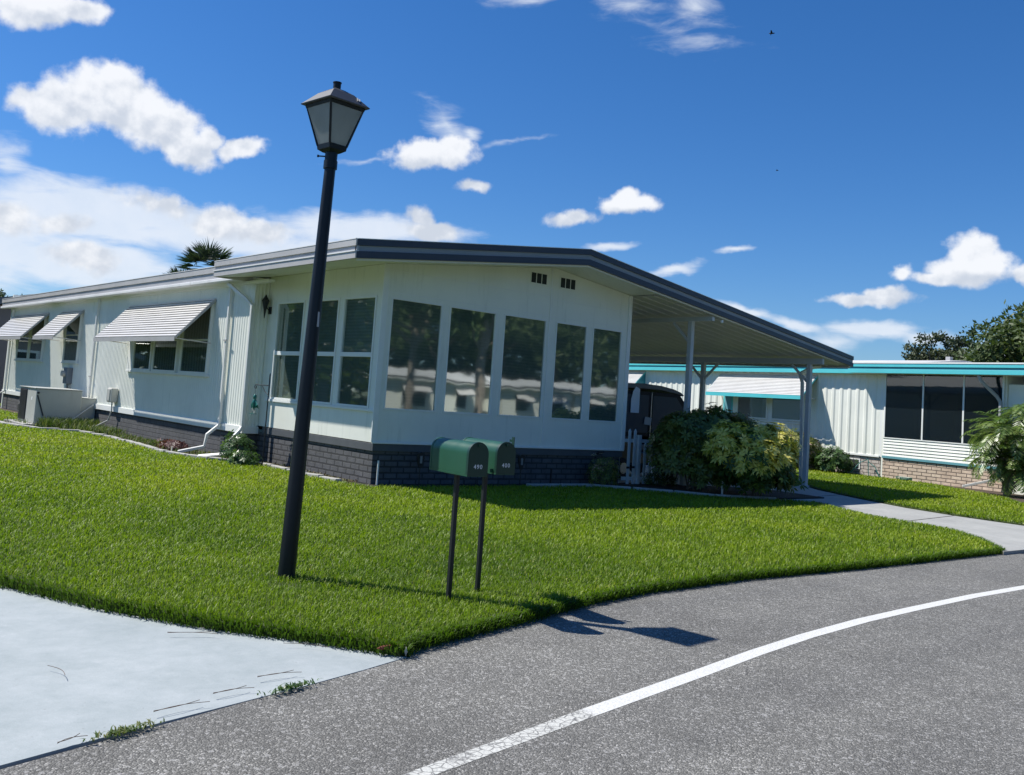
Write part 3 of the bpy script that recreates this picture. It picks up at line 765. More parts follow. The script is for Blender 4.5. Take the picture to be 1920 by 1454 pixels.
# porch side wall X=0, y 0..4.1
SW = [(.21, 1.24), (1.39, 2.47), (2.62, 3.68)]
b_ = B(); ys = [0] + [v for p in SW for v in p] + [4.1]
for i in range(0, len(ys), 2): b_.quad((0, ys[i], .68), (0, ys[i + 1], .68), (0, ys[i + 1], 3.08), (0, ys[i], 3.08))
for a, c_ in SW:
    b_.quad((0, a, .68), (0, c_, .68), (0, c_, 1.22), (0, a, 1.22))
    b_.quad((0, a, 1.22), (0, c_, 1.22), (.07, c_, 1.22), (.07, a, 1.22)).quad((0, a, 3.08), (0, c_, 3.08), (.07, c_, 3.08), (.07, a, 3.08))
    b_.quad((0, a, 1.22), (.07, a, 1.22), (.07, a, 3.08), (0, a, 3.08)).quad((0, c_, 1.22), (.07, c_, 1.22), (.07, c_, 3.08), (0, c_, 3.08))
b_.quad((0, 0, 3.08), (0, 4.1, 3.08), (0, 4.1, zu(0)), (0, 0, zu(0)))
b_.obj('porch_side_wall', M['white'], H)
for k, (a, c_) in enumerate(SW):
    w_ = B(); t_ = .035
    w_.box(-.02, .02, a, c_, 1.22, 1.22 + t_).box(-.02, .02, a, c_, 3.08 - t_, 3.08).box(-.02, .02, a, a + t_, 1.255, 3.045).box(-.02, .02, c_ - t_, c_, 1.255, 3.045)
    w_.box(-.026, .02, a + t_, c_ - t_, 2.06, 2.135)
    wo_ = w_.obj('window', M['whitetrim'], H, bevel=.003)
    B().quad((.008, a + t_, 1.255), (.008, a + t_, 3.045), (.008, c_ - t_, 3.045), (.008, c_ - t_, 1.255)).obj('pane', M['glass'], wo_)
    if k == 0:
        B().box(.06, .066, a, c_, 2.10, 3.08).obj('blind', M['blindw'], wo_); B().box(.064, .07, a, c_, 1.22, 2.10).obj('interior_dark', M['dark'], wo_)
    else: B().box(.06, .066, a, c_, 1.22, 3.08).obj('blind', M['blind'], wo_)
B().box(-.036, 0, .0, 3.86, 1.17, 1.215).obj('window_sill', M['whitetrim'], H, bevel=.004)
# skirting: grey band and painted brick
B().box(-.012, 5.94, -.012, .05, .545, .667).box(-.012, .05, .05, 3.88, .545, .667).obj('grey_band', M['greytrim'], H, bevel=.004)
B().box(.02, 5.90, .02, .12, -.05, .545).box(.02, .12, .12, 4.12, -.05, .545).obj('brick_skirt', M['skirt2'], H)
# long wall
B().box(-.34, .0, 4.095, 4.10, .50, 3.53)
ribs = rib_wall(4.1, 23.2, .655, 3.53, -.3, .105, .009)
ribs.obj('side_wall', M['white'], H)
rb = B(); n_ = 3
prof = []
for k in range(4):
    for f, d in ((0, 0), (.35, 0), (.5, .012), (.85, .012)): prof.append((-.3 + (k + f) * .075, d))
prof = [p for p in prof if p[0] < 0] + [(0, 0)]
m_ = len(prof)
rb.add([(x, 4.1 - d, .655) for x, d in prof] + [(x, 4.1 - d, 3.55) for x, d in prof], [(i, i + 1, i + 1 + m_, i + m_) for i in range(m_ - 1)])
rb.obj('return_wall', M['white'], H)
B().box(-.318, -.285, 4.083, 4.115, .66, 3.52).obj('corner_trim', M['whitetrim'], H, bevel=.003)
b_ = B().box(-.345, -.3, 4.06, 23.22, .52, .655); b_.box(-.3, .0, 4.055, 4.1, .52, .655)
b_.obj('base_ledge', M['whitetrim'], H, bevel=.006)
B().box(-.29, -.2, 4.13, 23.1, -.05, .52).box(-.2, .02, 4.13, 4.2, -.05, .52).obj('block_skirt', M['skirt'], H)
v_ = B().box(-.302, -.29, 4.62, 5.1, .10, .47).obj('skirt_vent', M['greytrim'], H, bevel=.002)
g_ = B()
for k in range(5): g_.box(-.306, -.3025, 4.65, 4.83, .135 + k * .065, .170 + k * .065).box(-.306, -.3025, 4.89, 5.07, .135 + k * .065, .170 + k * .065)
g_.obj('vent_opening', M['dark'], v_)
B().box(-.335, -.3, 4.12, 23.2, 3.43, 3.56).obj('frieze_board', M['whitetrim'], H, bevel=.004)
# far and right walls, floor
B().box(-.3, 6.6, 23.2, 23.3, 0, 4.0).box(5.88, 5.95, .06, 23.2, 0, zu(5.95) - .02).obj('rear_wall', M['white'], H)
B().box(5.95, 5.985, .0, 20, .69, zu(5.97) - .03).obj('carport_side_wall', M['white'], H)
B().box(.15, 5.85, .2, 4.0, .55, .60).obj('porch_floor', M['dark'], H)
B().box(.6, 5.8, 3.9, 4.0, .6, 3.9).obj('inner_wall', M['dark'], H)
# windows of the long wall
for (a, c_) in ((6.0, 7.36), (7.67, 9.02), (9.24, 10.34)): window_x(H, -.3, a - .05, c_ + .05, 1.60, 3.14, (2.33,), 'drape')
B().box(-.375, -.3, 5.9, 10.80, 1.555, 1.60).box(-.36, -.3, 10.42, 10.80, 1.60, 3.14).obj('window_sill', M['whitetrim'], H, bevel=.004)
window_x(H, -.3, 14.93, 16.28, 1.72, 3.14, (2.5,), 'drape'); B().box(-.375, -.3, 14.85, 16.5, 1.68, 1.72).obj('window_sill', M['whitetrim'], H, bevel=.004)
for (a, c_) in ((18.6, 20.1), (20.25, 21.7)): window_x(H, -.3, a, c_, 1.72, 3.14, (2.5,), 'drape')
B().box(-.375, -.3, 18.5, 21.9, 1.68, 1.72).obj('window_sill', M['whitetrim'], H, bevel=.004)
aw1 = awning_x(H, -.31, 5.90, 11.06, 3.20, .80, .88, 15)
aw2 = awning_x(H, -.31, 14.84, 16.93, 3.22, .75, .82, 13)
aw3 = awning_x(H, -.31, 18.38, 22.55, 3.23, .75, .82, 13)
# roof
b_ = B()
T = .235
b_.prism([(-OS + .01, zu(-OS) + .012), (XR, zr + .012), (XR, zr + T), (-OS + .01, zu(-OS) + T)], -OF + .03, 4.18)
b_.prism([(-.49, zu(-.49) + .012), (XR, zr + .012), (XR, zr + T), (-.49, zu(-.49) + T)], 4.18, 23.5)
b_.prism([(XR, zr + .012), (13.05, zu(13.05) + .012), (13.05, zu(13.05) + T - .03), (XR, zr + T)], -OF + .03, 12.0)
b_.prism([(XR, zr + .012), (6.8, zu(6.8) + .012), (6.8, zu(6.8) + T), (XR, zr + T)], 12.0, 23.5)
roof = b_.obj('roof', M['roof'], H)
# soffits of the porch gable
b_ = B().add([(-OS + .02, -OF + .03, zu(-OS) + .004), (XR, -OF + .03, zr + .004), (XR, -.001, zr + .004), (-OS + .02, -.001, zu(-OS) + .004)], [(0, 1, 2, 3)])
b_.add([(XR, -OF + .03, zr + .004), (5.93, -OF + .03, zu(5.93) + .004), (5.93, -.001, zu(5.93) + .004), (XR, -.001, zr + .004)], [(0, 1, 2, 3)])
b_.add([(-OS + .02, -.001, zu(-OS) + .004), (-.001, -.001, zu(0) + .004), (-.001, 4.17, zu(0) + .004), (-OS + .02, 4.17, zu(-OS) + .004)], [(0, 1, 2, 3)])
b_.obj('soffit', M['white'], H)
# carport pans with standing ribs that run down the slope
b_ = B(); y = -OF + .04; prof = []
while y < 11.9:
    prof += [(y, 0), (y + .25, 0), (y + .268, -.016), (y + .282, -.016), (y + .30, 0)]; y += .30
m_ = len(prof); xa, xb = 5.99, 13.0
b_.add([(xa, p, zu(xa) + .002 + d) for p, d in prof] + [(xb, p, zu(xb) + .002 + d) for p, d in prof], [(i, i + 1, i + 1 + m_, i + m_) for i in range(m_ - 1)])
b_.obj('carport_ceiling', M['pan'], H)


def band(y0, y1, dz0, dz1, mat, name, x0=-OS, x1=13.09):
    b_ = B()
    for (p, q) in ((x0, XR), (XR, x1)):
        k0 = 1 if p < XR else 1; kk = lambda x: 1 - .17 * max(0, (x - XR) / (13.09 - XR))
        b_.prism([(p, zu(p) + dz0 * kk(p)), (q, zu(q) + dz0 * kk(q)), (q, zu(q) + dz1 * kk(q)), (p, zu(p) + dz1 * kk(p))], y0, y1)
    return b_.obj(name, M[mat], H)


band(-OF - .022, -OF + .03, 0, .105, 'fasc_dark', 'fascia_lower_band')
band(-OF - .002, -OF + .03, .106, .190, 'fasc_light', 'fascia_middle_band')
band(-OF - .026, -OF + .03, .191, .288, 'fasc_dark', 'fascia_upper_band')
band(-OF - .032, -OF + .05, .289, .299, 'whitetrim', 'drip_edge')
band(-OF + .031, -OF + .055, -.03, .004, 'whitetrim', 'rake_lip', -OS + .05, 12.55)
# left eave of the porch roof
xe = -OS
for (o_, z0, z1, mt, nm) in ((.020, 0, .100, 'eave_a', 'eave_lower_band'), (.034, .101, .118, 'eave_c', 'eave_drip_lip'), (.0, .119, .190, 'eave_b', 'eave_groove'), (.024, .191, .286, 'eave_a', 'eave_upper_band'), (.030, .287, .299, 'eave_c', 'eave_edge')):
    B().box(xe - o_, xe + .04, -OF - .02, 4.19, ZE + z0, ZE + z1).obj(nm, M[mt], H)
B().box(xe, -.3, 4.18, 4.22, ZE, ZE + .28).obj('eave_end_plate', M['eave_a'], H)
# long eave: gutter and roof edge
z5 = zu(-.5)
B().box(-.62, -.48, 4.22, 23.5, z5 - .055, z5 + .02).obj('gutter', M['eave_c'], H, bevel=.012)
B().box(-.565, -.48, 4.22, 23.5, z5 + .021, z5 + .15).obj('eave_groove', M['eave_b'], H)
B().box(-.59, -.48, 4.22, 23.5, z5 + .151, z5 + .272).obj('eave_upper_band', M['eave_a'], H)
B().box(-.60, -.46, 4.22, 23.5, z5 + .273, z5 + .285).obj('eave_edge', M['eave_c'], H)
B().box(-.48, -.335, 4.22, 23.4, z5 - .03, z5 - .02).obj('soffit', M['whitetrim'], H)
B().box(-.50, -.36, 3.2, 4.18, 3.40, 3.455).obj('gutter_end', M['whitetrim'], H, bevel=.01)
# downspouts
spout_pts(H, [(-.37, 5.08, 3.46), (-.37, 5.05, .70), (-.40, 5.03, .60), (-.62, 5.02, .42), (-.66, 5.02, .18), (-1.10, 5.22, .05)])
spout_pts(H, [(-.50, 4.95, 3.45), (-.40, 4.22, 3.10), (-.37, 4.05, 3.0), (-.37, 4.02, .66), (-.42, 4.0, .58), (-.60, 4.0, .38), (-.64, 4.03, .12), (-1.02, 4.42, .035)])
spout_pts(H, [(-.37, 13.45, 3.46), (-.37, 13.45, .60)])
spout_pts(H, [(-.37, 22.7, 3.46), (-.37, 22.7, .62), (-.6, 22.9, .45)])
for y, z in ((5.05, 2.3), (13.45, 1.35)): B().box(-.42, -.40, y - .07, y + .07, z, z + .03).obj('pipe_strap', M['awnd'], H)
# wall lantern beside the porch windows
wl = B().tube([(-.01, 4.0, 2.90), (-.10, 4.0, 3.0), (-.12, 4.0, 3.12)], .012, 6).box(-.02, 0, 3.95, 4.05, 2.86, 3.0).obj('wall_lantern', M['iron'], H)
B().lathe([(.03, 0), (.075, .17), (.085, .18), (.03, .26), (.01, .30)], (-.12, 4.0, 2.93), 6).obj('lantern_head', M['iron'], wl)
B().lathe([(.008, -.16), (.02, -.06), (.03, 0)], (-.12, 4.0, 2.93), 6).obj('lantern_tail', M['iron'], wl)
# electric meter, utility box and conduit fixed to the long wall
mb = B().box(-.46, -.3, 15.35, 15.70, 1.10, 1.56).obj('meter_box', M['meter'], H, bevel=.01)
B().tube([(-.46, 15.55, 1.38), (-.56, 15.55, 1.38)], .085, 16).obj('meter_dial', M['util'], mb)
B().tube([(-.38, 15.5, 1.10), (-.38, 15.5, .66)], .03, 8).obj('conduit', M['meter'], mb)
B().box(-.36, -.30, 15.38, 15.66, .66, 1.08).obj('lower_plate', M['ac'], mb)
ub = B().box(-.50, -.315, 11.30, 11.62, .76, 1.12).obj('disconnect_box', M['util'], H, bevel=.03)
B().tube([(-.42, 11.40, .76), (-.42, 11.38, .55), (-.44, 11.5, .30), (-.6, 11.9, .12)], .018, 8).obj('conduit', M['util'], ub)
B().box(-.52, -.50, 11.36, 11.56, .80, 1.08).obj('box_door', M['ac'], ub)
# carport beams, posts and braces
bA = B().box(7.60, 7.68, -.78, 11.8, 3.455, zu(7.64) - .048).obj('carport_beam', M['post'], H, bevel=.004)
bBm = B().box(11.86, 11.94, -.78, 11.8, 2.88, zu(11.9) - .048).obj('carport_beam', M['post'], H, bevel=.004)
for (x, y, zt) in ((7.64, -.22, 3.455), (7.64, 5.2, 3.455), (11.9, -.43, 2.88), (11.9, 2.65, 2.88), (11.9, 6.4, 2.88), (11.9, 10.6, 2.88)):
    po = B().box(x - .052, x + .052, y - .052, y + .052, -.01, zt - .001).obj('carport_post', M['post'], H, bevel=.008)
    for s_ in (-1, 1):
        if y + s_ * .5 > -.7: B().bar((x, y + s_ * .052, zt - .42), (x, y + s_ * .47, zt - .02), .05, .05).obj('brace', M['post'], po)
    B().box(x - .075, x + .075, y - .075, y + .075, -.01, .02).obj('post_foot', M['post'], po)
# outer gutter with its downspout returning to the corner post
B().box(12.99, 13.11, -OF + .06, 11.9, zu(13.05) - .04, zu(13.05) + .07).obj('gutter', M['eave_a'], H, bevel=.01)
spout_pts(H, [(13.0, -.05, 2.90), (12.6, -.05, 2.84), (12.1, -.05, 2.66), (12.02, -.18, 2.45), (12.01, -.25, .12), (12.12, -.3, .04)], r=.05)
B().tube([(7.9, -.80, 3.50), (7.9, -.80, 3.44)], .03, 8).obj('light_bulb', M['whitetrim'], H)
# small white downpipe at the front corner
B().tube([(.09, -.06, 0), (.09, -.06, .40)], .016, 8).obj('cleanout_pipe', M['spout'], H)
# spigot
B().tube([(5.2, 0, .60), (5.2, -.14, .60), (5.2, -.16, .52)], .02, 8).tube([(5.12, -.12, .64), (5.28, -.12, .64)], .012, 6).obj('water_spigot', M['iron'], H)

# ------------------------------------------------------------------ air conditioner
A = thing('air_conditioner', (-1.25, 13.7, 0), 'boxy beige grey air conditioner with a dark grille beside the long wall', 'air conditioner')
ax, ay = 1.25, -13.7
def L_(b_): b_.v = [(x + ax, y + ay, z) for x, y, z in b_.v]; return b_
L_(B().box(-1.83, -.70, 12.94, 14.52, .07, .965)).obj('cabinet', M['ac'], A, bevel=.012)
L_(B().box(-1.86, -.68, 12.92, 14.54, .966, .985)).obj('lid', M['ac'], A, bevel=.005)
g = B().box(-1.842, -1.832, 13.80, 14.47, .12, .93)
for k in range(26): g.box(-1.856, -1.842, 13.81, 14.46, .135 + k * .030, .146 + k * .030)
L_(g).obj('grille', M['acd'], A)
L_(B().box(-.70, -.31, 13.0, 14.3, .12, .78).box(-.72, -.31, 12.985, 14.315, .765, .79)).obj('duct', M['ac'], A, bevel=.006)
L_(B().bar((-1.80, 12.93, .80), (-1.62, 12.93, .28), .02, .03)).obj('strap', M['acd'], A)
L_(B().tube([(-1.79, 12.93, .86), (-1.79, 12.90, .86)], .03, 12)).obj('port', M['acd'], A)
L_(B().tube([(-.4, 12.9, .62), (-1.05, 12.75, .12)], .02, 8)).obj('refrigerant_line', M['util'], A)
L_(B().box(-1.834, -1.831, 13.28, 13.36, .66, .74)).obj('name_plate', M['paper'], A)
tag(B().box(-2.1, -.5, 12.8, 14.8, -.03, .065).obj('equipment_slab', M['edging'], bevel=.01), 'flat concrete pad beneath the air conditioner', 'concrete pad')
sv = thing('vent_hood', (-.75, 18.2, 0), 'small beige box with a dark round vent low beside the far wall', 'vent')
B().box(-.16, .16, -.2, .2, .12, .42).obj('housing', M['util'], sv, bevel=.02)
B().tube([(-.17, -.05, .26), (-.22, -.05, .26)], .1, 14).obj('vent_opening', M['acd'], sv)

# ------------------------------------------------------------------ edging blocks
pts = [(-.36, .35), (-.33, 2.1), (-.32, 3.35), (-.9, 4.15), (-1.27, 5.35), (-1.12, 7.5), (-1.05, 9.7), (-1.2, 11.1), (-2.0, 11.9), (-2.4, 13.2), (-2.45, 15.05)]
segs = []
for a, b2 in zip(pts[:-1], pts[1:]):
    L = math.dist(a, b2); n = max(1, round(L / .62))
    for k in range(n):
        f0, f1 = k / n, (k + 1) / n
        segs.append(((a[0] + (b2[0] - a[0]) * (f0 + .012), a[1] + (b2[1] - a[1]) * (f0 + .012)), (a[0] + (b2[0] - a[0]) * (f1 - .012), a[1] + (b2[1] - a[1]) * (f1 - .012))))
for i, (a, c_) in enumerate(segs):
    jx, jz = random.uniform(-.015, .015), random.uniform(-.008, .012)
    m0 = ((a[0] + c_[0]) / 2, (a[1] + c_[1]) / 2)
    o = B().bar((a[0] - m0[0] + jx, a[1] - m0[1], .02 + jz), (c_[0] - m0[0], c_[1] - m0[1] + jx, .02 - jz), .12, .07).obj('edging_block', M['edging'], bevel=.012, loc=(m0[0], m0[1], 0))
    tag(o, 'worn pale concrete block in the border between lawn and bed', 'edging block', 'edging blocks between lawn and house bed')
fr = [(3.1, -.34), (4.7, -.36), (5.85, -1.42), (6.25, -2.05), (7.35, -2.62)]
for a, b2 in zip(fr[:-1], fr[1:]):
    L = math.dist(a, b2); n = max(1, round(L / .8))
    for k in range(n):
        f0, f1 = k / n + .01, (k + 1) / n - .01
        p0 = Vector((a[0] + (b2[0] - a[0]) * f0, a[1] + (b2[1] - a[1]) * f0)); p1 = Vector((a[0] + (b2[0] - a[0]) * f1, a[1] + (b2[1] - a[1]) * f1)); mid = (p0 + p1) / 2
        o = B().bar((*(p0 - mid), .02), (*(p1 - mid), .02), .09, .08).obj('edging_block', M['edging'], bevel=.01, loc=(mid.x, mid.y, 0))
        tag(o, 'concrete block in the shaded border before the front bed and shrubs', 'edging block', 'edging blocks along the shaded front bed')

# ------------------------------------------------------------------ street lamp
LB = Vector((-4.745, -6.135, 0))
LP = thing('street_lamp', LB, 'tall black street lamp with a four sided frosted lantern standing in the lawn', 'street lamp')
top = Vector((.062, -.035, 3.30))
B().tube([(0, 0, -.05), (.001, 0, .08), tuple(top * .5), tuple(top)], [.070, .068, .056, .045], 28).obj('pole', M['lampblk'], LP, smooth=True)
B().tube([tuple(top + Vector((0, 0, -.03))), tuple(top + Vector((0, 0, .035))), tuple(top + Vector((0, 0, .036))), tuple(top + Vector((.001, 0, .13)))], [.056, .056, .050, .052], 24).obj('collar', M['lampblk'], LP, smooth=True)
B().tube([tuple(top + Vector((-.04, .03, .07))), tuple(top + Vector((-.078, .062, .07)))], .006, 6).tube([tuple(top + Vector((-.078, .062, .07))), tuple(top + Vector((-.088, .07, .07)))], .011, 6).obj('set_screw', M['lampblk'], LP)
yaw = math.radians(45 - 38.9)      # one edge of the lantern points at the road corner
HC = top + Vector((.0, 0, .10))


def rotp(x, y, z):
    c, s = math.cos(yaw), math.sin(yaw); return (HC.x + x * c - y * s, HC.y + x * s + y * c, HC.z + z)


hb, ht, z0, z1 = .083, .172, .055, .385
def ringbox(b_, h0, h1, za, zb):
    vs = [rotp(sx * h0, sy * h0, za) for sx, sy in ((-1, -1), (1, -1), (1, 1), (-1, 1))] + [rotp(sx * h1, sy * h1, zb) for sx, sy in ((-1, -1), (1, -1), (1, 1), (-1, 1))]
    return b_.add(vs, [(0, 3, 2, 1), (4, 5, 6, 7), (0, 1, 5, 4), (1, 2, 6, 5), (2, 3, 7, 6), (3, 0, 4, 7)])


fr_ = B()
ringbox(fr_, .050, hb * .95, 0, .02); ringbox(fr_, hb, hb + .006, .021, .062)
for sx, sy in ((-1, -1), (1, -1), (1, 1), (-1, 1)):
    fr_.bar(rotp(sx * hb, sy * hb, z0), rotp(sx * (ht - .006), sy * (ht - .006), z1), .017, .017)
ringbox(fr_, ht - .004, ht + .004, z1 - .028, z1 - .002)
lf = fr_.obj('lantern_frame', M['lampblk'], LP, bevel=.002)
for (p, q) in (((-1, -1), (1, -1)), ((1, -1), (1, 1)), ((1, 1), (-1, 1)), ((-1, 1), (-1, -1))):
    o_ = .985
    B().quad(rotp(p[0] * hb * o_, p[1] * hb * o_, z0 + .002), rotp(q[0] * hb * o_, q[1] * hb * o_, z0 + .002), rotp(q[0] * ht * .965, q[1] * ht * .965, z1 - .02), rotp(p[0] * ht * .965, p[1] * ht * .965, z1 - .02)).obj('glass_pane', M['frost'], LP)
cp = B()
ringbox(cp, ht + .026, ht + .030, z1, z1 + .010); ringbox(cp, ht + .026, .105, z1 + .0105, z1 + .105); ringbox(cp, .105, .045, z1 + .1055, z1 + .142)
cp.obj('cap', M['lampcap'], LP, bevel=.002)
B().lathe([(.030, 0), (.032, .03), (.032, .055), (.036, .058), (.036, .066), (.02, .07)], (HC.x, HC.y, HC.z + z1 + .140), 16).obj('finial', M['lampblk'], LP, smooth=True)
B().bar(rotp(.12, -.16, z1 + .045), rotp(.135, -.135, z1 + .075), .012, .006).bar(rotp(.10, -.165, z1 + .05), rotp(.11, -.14, z1 + .08), .008, .006).obj('latch', M['util'], LP)
B().add([tuple(top * .60 + Vector((.0, -.058, 0))), tuple(top * .60 + Vector((.02, -.0565, 0))), tuple(top * .60 + Vector((.018, -.0545, .12))), tuple(top * .60 + Vector((.002, -.056, .12)))], [(0, 1, 2, 3)]).obj('pole_sticker', M['awnd'], LP)


# ------------------------------------------------------------------ mailboxes
def mailbox(loc, txt, label, flag):
    mbx = thing('mailbox', loc, label, 'mailbox', 'mailboxes on black posts', rz=R(-5))
    w2, hh, ln, z0 = .085, .150, .26, .95
    def outline(k=1.0, zoff=0):
        pts = [(-w2 * k, z0 - zoff), (w2 * k, z0 - zoff)]
        for i in range(13):
            a = math.pi * i / 12; pts.append((w2 * k * math.cos(a), z0 + hh + w2 * k * math.sin(a)))
        return pts
    B().prism(outline(), -ln + .012, ln - .012).obj('body', M['mgreen'], mbx, smooth=True)
    B().prism(outline(1.035, .004), ln - .018, ln).obj('rear_rim', M['mgreen'], mbx, smooth=True)
    dr = B().prism(outline(1.04, .008), -ln - .004, -ln + .022).obj('door', M['mdark'], mbx, smooth=True)
    B().box(-.012, .012, -ln - .022, -ln - .004, z0 + .205, z0 + .222).obj('pull_tab', M['mdark'], dr)
    B().box(-w2 - .004, w2 + .004, -ln + .0, ln - .0, z0 - .012, z0 - .001).obj('base_plate', M['mgreen'], mbx)
    B().box(-.016, .016, -.016, .016, -.1, z0 - .013).obj('post', M['iron'], mbx, bevel=.002)
    B().box(-.05, .05, -.10, .10, z0 - .022, z0 - .013).obj('bracket', M['iron'], mbx)
    for i, ch in enumerate(txt):
        cu = bpy.data.curves.new('digit', 'FONT'); cu.body = ch; cu.size = .044; cu.align_x = 'CENTER'; cu.offset = .0006; cu.extrude = .0004; cu.resolution_u = 3
        tmp = bpy.data.objects.new('digit', cu); C.objects.link(tmp)
        me = bpy.data.meshes.new_from_object(tmp); bpy.data.objects.remove(tmp)
        me.materials.clear(); me.materials.append(M['digit'])
        d = bpy.data.objects.new('digit', me); C.objects.link(d); d.parent = dr
        d.rotation_euler = (R(90), 0, 0); d.location = (-.027 + i * .027, -ln - .0055, z0 + .045)
    if flag:
        f = B().box(w2 + .003, w2 + .009, -ln + .03, -ln + .058, z0 + .10, z0 + .275).box(w2 + .003, w2 + .009, -ln + .059, -ln + .09, z0 + .235, z0 + .255).obj('flag', M['mdark'], mbx)
        B().box(-w2 - .03, -w2 - .001, -ln + .04, -ln + .055, z0 + .0, z0 + .03).obj('catch', M['mgreen'], mbx)
    return mbx


mailbox((-4.0, -7.25, 0), '490', 'green mailbox numbered 490, nearer and left of the pair', False)
mailbox((-3.60, -7.10, 0), '400', 'green mailbox numbered 400 with a dark raised flag, behind and right of the pair', True)

# ------------------------------------------------------------------ small lights, stakes, hook
def glight(x, y, label):
    t_ = thing('garden_light', (x, y, 0), label, 'garden light', 'dark garden lights before the shaded front wall')
    B().tube([(0, 0, -.02), (.0, 0, .30)], .009, 6).obj('stake', M['iron'], t_)
    B().add([(-.03, -.01, .30), (.03, -.01, .30), (.075, -.015, .46), (.07, -.015, .54), (0, -.015, .57), (-.07, -.015, .54), (-.075, -.015, .46),
             (-.03, .012, .30), (.03, .012, .30), (.075, .018, .46), (.07, .018, .54), (0, .018, .57), (-.07, .018, .54), (-.075, .018, .46)],
            [tuple(range(7)), tuple(range(13, 6, -1))] + [(i, i + 7, (i + 1) % 7 + 7, (i + 1) % 7) for i in range(7)]).obj('head', M['iron'], t_, bevel=.004)
    B().box(-.022, .022, -.022, -.0155, .38, .50).obj('lens', M['meter'], t_)
glight(.82, -.20, 'dark paddle shaped garden light nearest the house corner')
glight(2.05, -.22, 'dark paddle shaped garden light behind the mailbox post')
glight(3.02, -.24, 'dark paddle shaped garden light in the shade right of the mailboxes')
for (x, y, h, lab) in ((6.42, -2.08, .30, 'weathered white stake at the foot of the dark shrub'), (-.75, 12.0, .14, 'short pale stake in the bed beside the air conditioner'), (-1.20, 5.30, .15, 'short pale stake at the mouth of the white downspout'),
                       (3.75, -.26, .33, 'thin dark stake against the shaded brick skirt')):
    o = B().bar((0, 0, -.03), (.01, 0, h), .03, .02).obj('garden_stake', M['iron'] if 'dark' in lab[:12] else M['stake'], bevel=.003, loc=(x, y, 0))
    tag(o, lab, 'stake')
HK = thing('shepherd_hook', (-.42, 2.95, 0), 'black iron hook pole with a scrolled arm in the bed by the jog', 'hook pole')
B().tube([(0, 0, -.05), (0, 0, 1.66)], .011, 8).tube([(0, 0, 1.66), (0, 0, 1.70)], [.014, .003], 8).obj('pole', M['iron'], HK)
arm = [(0, 0, 1.47), (-.04, .46, 1.47)] + [(-.04 - .0, .46 + .035 * math.sin(a), 1.435 + .035 * math.cos(a)) for a in np.linspace(.4, 5.2, 10)]
B().tube(arm, .008, 6).tube([(0, 0, 1.30)] + [(-.02 * f, .22 * f, 1.30 + .15 * f - .03 * math.sin(3.14 * f)) for f in (.3, .6, 1)], .007, 6).obj('arm', M['iron'], HK)
# hanging ornament
OR = thing('bird_ornament', (-.46, 3.40, 1.0), 'teal green metal bird ornament hanging from the hook arm', 'garden ornament')
B().tube([(0, .02, .40), (0, 0, .30)], .003, 5).obj('wire', M['iron'], OR)
bm = B(); bm.lathe([(.004, -.10), (.03, -.05), (.046, .02), (.040, .07), (.022, .10), (.034, .13), (.032, .165), (.010, .19)], (0, 0, .10), 12); bm.obj('body', M['verdi'], OR, smooth=True)
for s in (-1, 1):
    B().add([(0, 0, .22), (0, s * .14, .10), (.02, s * .17, .02), (.015, s * .09, .05), (0, s * .03, .04), (-.012, s * .12, .09)], [(0, 1, 2), (0, 2, 3), (0, 3, 4), (0, 5, 1), (0, 4, 5)]).obj('wing', M['verdi'], OR)
B().add([(0, .0, .03), (-.02, .10, -.16), (-.01, .15, -.20), (.0, .04, .0)], [(0, 1, 2, 3)]).box(-.05, .05, -.04, .09, -.075, -.068).obj('tail', M['verdi'], OR)
B().box(-.002, .002, -.05, .07, -.065, .03).obj('feeder_pane', M['frost'], OR)

# ------------------------------------------------------------------ picket fence
PF = thing('picket_fence', (6.0, 0, 0), 'low white picket fence between the porch corner and the dark shrub', 'fence')
for z in (.12, .88): B().box(-.02, 2.3, .01, .03, z - .035, z + .035).obj('rail', M['picket'], PF, bevel=.003)
for k in range(13):
    x = .14 + k * .165; hgt = 1.12 if k < 2 else 1.0 if k < 3 else .86
    B().prism([(x - .035, .01), (x + .035, .01), (x + .035, hgt - .05), (x, hgt), (x - .035, hgt - .05)], -.012, .009).obj('picket', M['picket'], PF, bevel=.002)
B().box(.40, .48, -.03, .05, 0, 1.0).obj('gate_post', M['picket'], PF, bevel=.003)
B().box(.08, .15, -.03, -.012, .32, .36).box(.24, .31, -.03, -.012, .33, .37).obj('gate_latch', M['iron'], PF)

